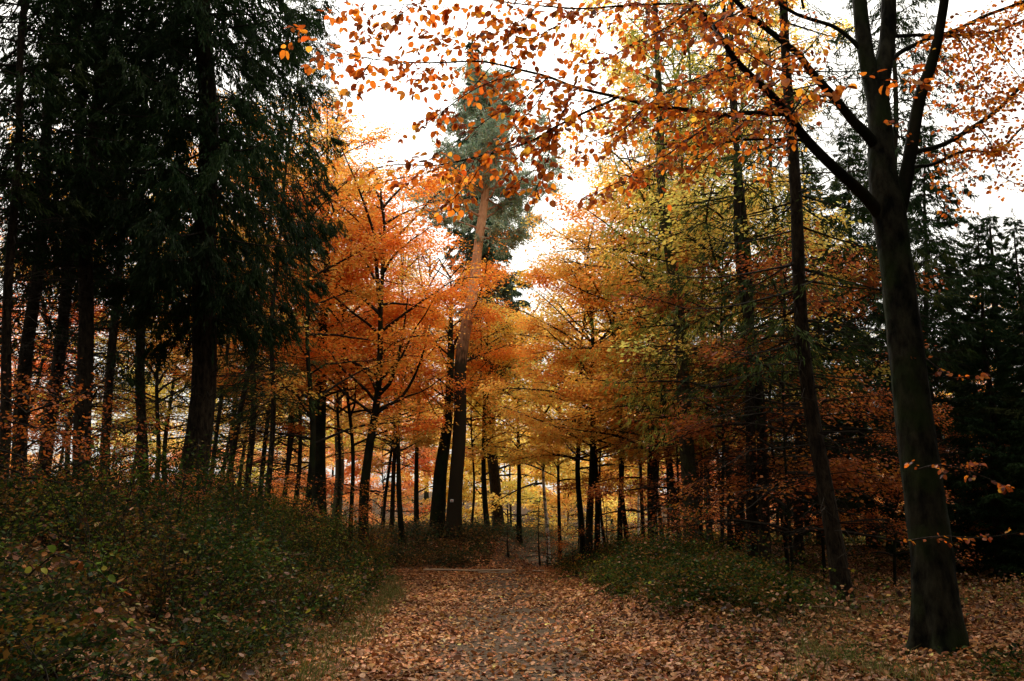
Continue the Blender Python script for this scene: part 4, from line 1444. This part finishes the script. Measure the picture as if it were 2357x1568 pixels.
def gz(px, row0, d):
    p = at(px, row0, d)
    p[2] = float(Hh(p[0], d))
    return p


# sawn stump
p = gz(1420, 1268, 16.5)
p[2] += .06
st_ = empty("tree_stump", p, "sawn brown stump standing left of the low plank box", "stump")
b = MB()
b.tube([(0, 0, -.2), (0, 0, 0), (0, 0, .10), (.005, 0, .17)], [.105, .095, .082, .078], 14, cap=False, rough=.12, rng=np.random.default_rng(3))
link("bark", b.mesh("stump_bark", M['oldwood'], True), st_)
b = MB()
a_ = np.arange(14) * 2 * math.pi / 14
v = np.concatenate([np.stack([.076 * np.cos(a_) + .005, .076 * np.sin(a_), np.full(14, .168)], 1), [[.005, 0, .172]]])
b.add(v, [[k, (k + 1) % 14, 14] for k in range(14)])
link("cut_face", b.mesh("stump_top", M['cutwood']), st_)

# low plank box with a round log in front
p = gz(1470, 1245, 18.0)
p[2] += .10
pb = empty("plank_box", p, "low weathered plank box half hidden in the brambles right of the stump", "box")
for k in range(3):
    b = MB()
    box(b, (0, 0, .08 + k * .093), (.50, .03, .088), .02 * (k - 1))
    link("plank", b.mesh("plank", M['oldwood']), pb)
for sx in (-1, 1):
    b = MB()
    box(b, (sx * .235, .22, .17), (.03, .40, .26))
    link("side_board", b.mesh("side_board", M['oldwood']), pb)
    b = MB()
    box(b, (sx * .225, -.03, .12), (.04, .03, .42))
    link("post", b.mesh("post", M['oldwood']), pb)
p = gz(1455, 1250, 17.0)
p[2] += .14
lg = empty("log", p, "short round log with arched cut end lying before the plank box", "log")
b = MB()
b.tube([(0, -.12, 0), (0, .05, 0), (.02, .45, .01)], [.11, .108, .10], 16, cap=False, rough=.08, rng=np.random.default_rng(5))
link("bark", b.mesh("log_bark", M['larch'], True), lg)
b = MB()
a_ = np.arange(16) * 2 * math.pi / 16
b.add(np.concatenate([np.stack([.107 * np.cos(a_), np.full(16, -.119), .107 * np.sin(a_)], 1), [[0, -.124, 0]]]), [[(k + 1) % 16, k, 16] for k in range(16)])
link("cut_face", b.mesh("log_end", M['cutwood']), lg)

# ------------------------------------------------------------------ light
SUN_EL, SUN_AZ = 42, -4
w = bpy.data.worlds.new("World")
sc.world = w
w.use_nodes = True
nt = w.node_tree
nt.nodes.clear()
out = nt.nodes.new("ShaderNodeOutputWorld")
bg = nt.nodes.new("ShaderNodeBackground")
sky = nt.nodes.new("ShaderNodeTexSky")
sky.sky_type = 'NISHITA'
sky.sun_disc = False
sky.sun_elevation = rad(SUN_EL)
sky.sun_rotation = rad(SUN_AZ)
sky.dust_density = 3
sky.air_density = 1
hs = nt.nodes.new("ShaderNodeHueSaturation")
hs.inputs["Saturation"].default_value = .10
tc = nt.nodes.new("ShaderNodeTexCoord")
no = nt.nodes.new("ShaderNodeTexNoise")
no.inputs["Scale"].default_value = 1.6
no.inputs["Detail"].default_value = 5
mr = nt.nodes.new("ShaderNodeMapRange")
mr.inputs[3].default_value = .93
mr.inputs[4].default_value = 1.07
mx = nt.nodes.new("ShaderNodeMix")
mx.data_type = 'RGBA'
mx.inputs[0].default_value = .85
mx.inputs[7].default_value = (10.1, 9.7, 8.7, 1)    # the even white cloud layer
vm = nt.nodes.new("ShaderNodeVectorMath")
vm.operation = 'MULTIPLY'
L = nt.links.new
L(sky.outputs[0], hs.inputs["Color"])
L(hs.outputs[0], mx.inputs[6])
L(tc.outputs["Generated"], no.inputs["Vector"])
L(no.outputs[0], mr.inputs[0])
L(mx.outputs[2], vm.inputs[0])
L(mr.outputs[0], vm.inputs[1])
# an overcast sky is brightest overhead and dimmer towards the horizon
sx = nt.nodes.new("ShaderNodeSeparateXYZ")
L(tc.outputs["Generated"], sx.inputs[0])
cie = nt.nodes.new("ShaderNodeMapRange")
cie.inputs[1].default_value = 0
cie.inputs[2].default_value = 1
cie.inputs[3].default_value = .31
cie.inputs[4].default_value = 1.42
L(sx.outputs[2], cie.inputs[0])
vm2 = nt.nodes.new("ShaderNodeVectorMath")
vm2.operation = 'MULTIPLY'
L(vm.outputs[0], vm2.inputs[0])
L(cie.outputs[0], vm2.inputs[1])
L(vm2.outputs[0], bg.inputs[0])
bg.inputs[1].default_value = .10
L(bg.outputs[0], out.inputs[0])
sd = bpy.data.lights.new("sun", 'SUN')
sd.energy = 2.2
sd.angle = rad(30)
sd.color = (1, .95, .88)
so = bpy.data.objects.new("sun", sd)
COL.objects.link(so)
# direction towards the sun: azimuth measured like the sky node's rotation
az = rad(SUN_AZ)
dirv = Vector((math.sin(az) * math.cos(rad(SUN_EL)), math.cos(az) * math.cos(rad(SUN_EL)), math.sin(rad(SUN_EL))))
so.rotation_mode = 'QUATERNION'
so.rotation_quaternion = (-dirv).to_track_quat('-Z', 'Y')

vs = sc.view_settings
vs.view_transform = 'Standard'
vs.look = 'None'
vs.exposure = 1.36
vs.gamma = 1
cy = sc.cycles
cy.max_bounces = 7
cy.diffuse_bounces = 4
cy.glossy_bounces = 1
cy.transmission_bounces = 6
cy.transparent_max_bounces = 4
cy.use_denoising = True
cy.denoiser = 'OPENIMAGEDENOISE'
cy.denoising_input_passes = 'RGB_ALBEDO_NORMAL'
cy.denoising_prefilter = 'ACCURATE'
cy.caustics_reflective = False
cy.caustics_refractive = False
print("objects", len(bpy.data.objects), "faces", sum(len(m.polygons) for m in bpy.data.meshes))
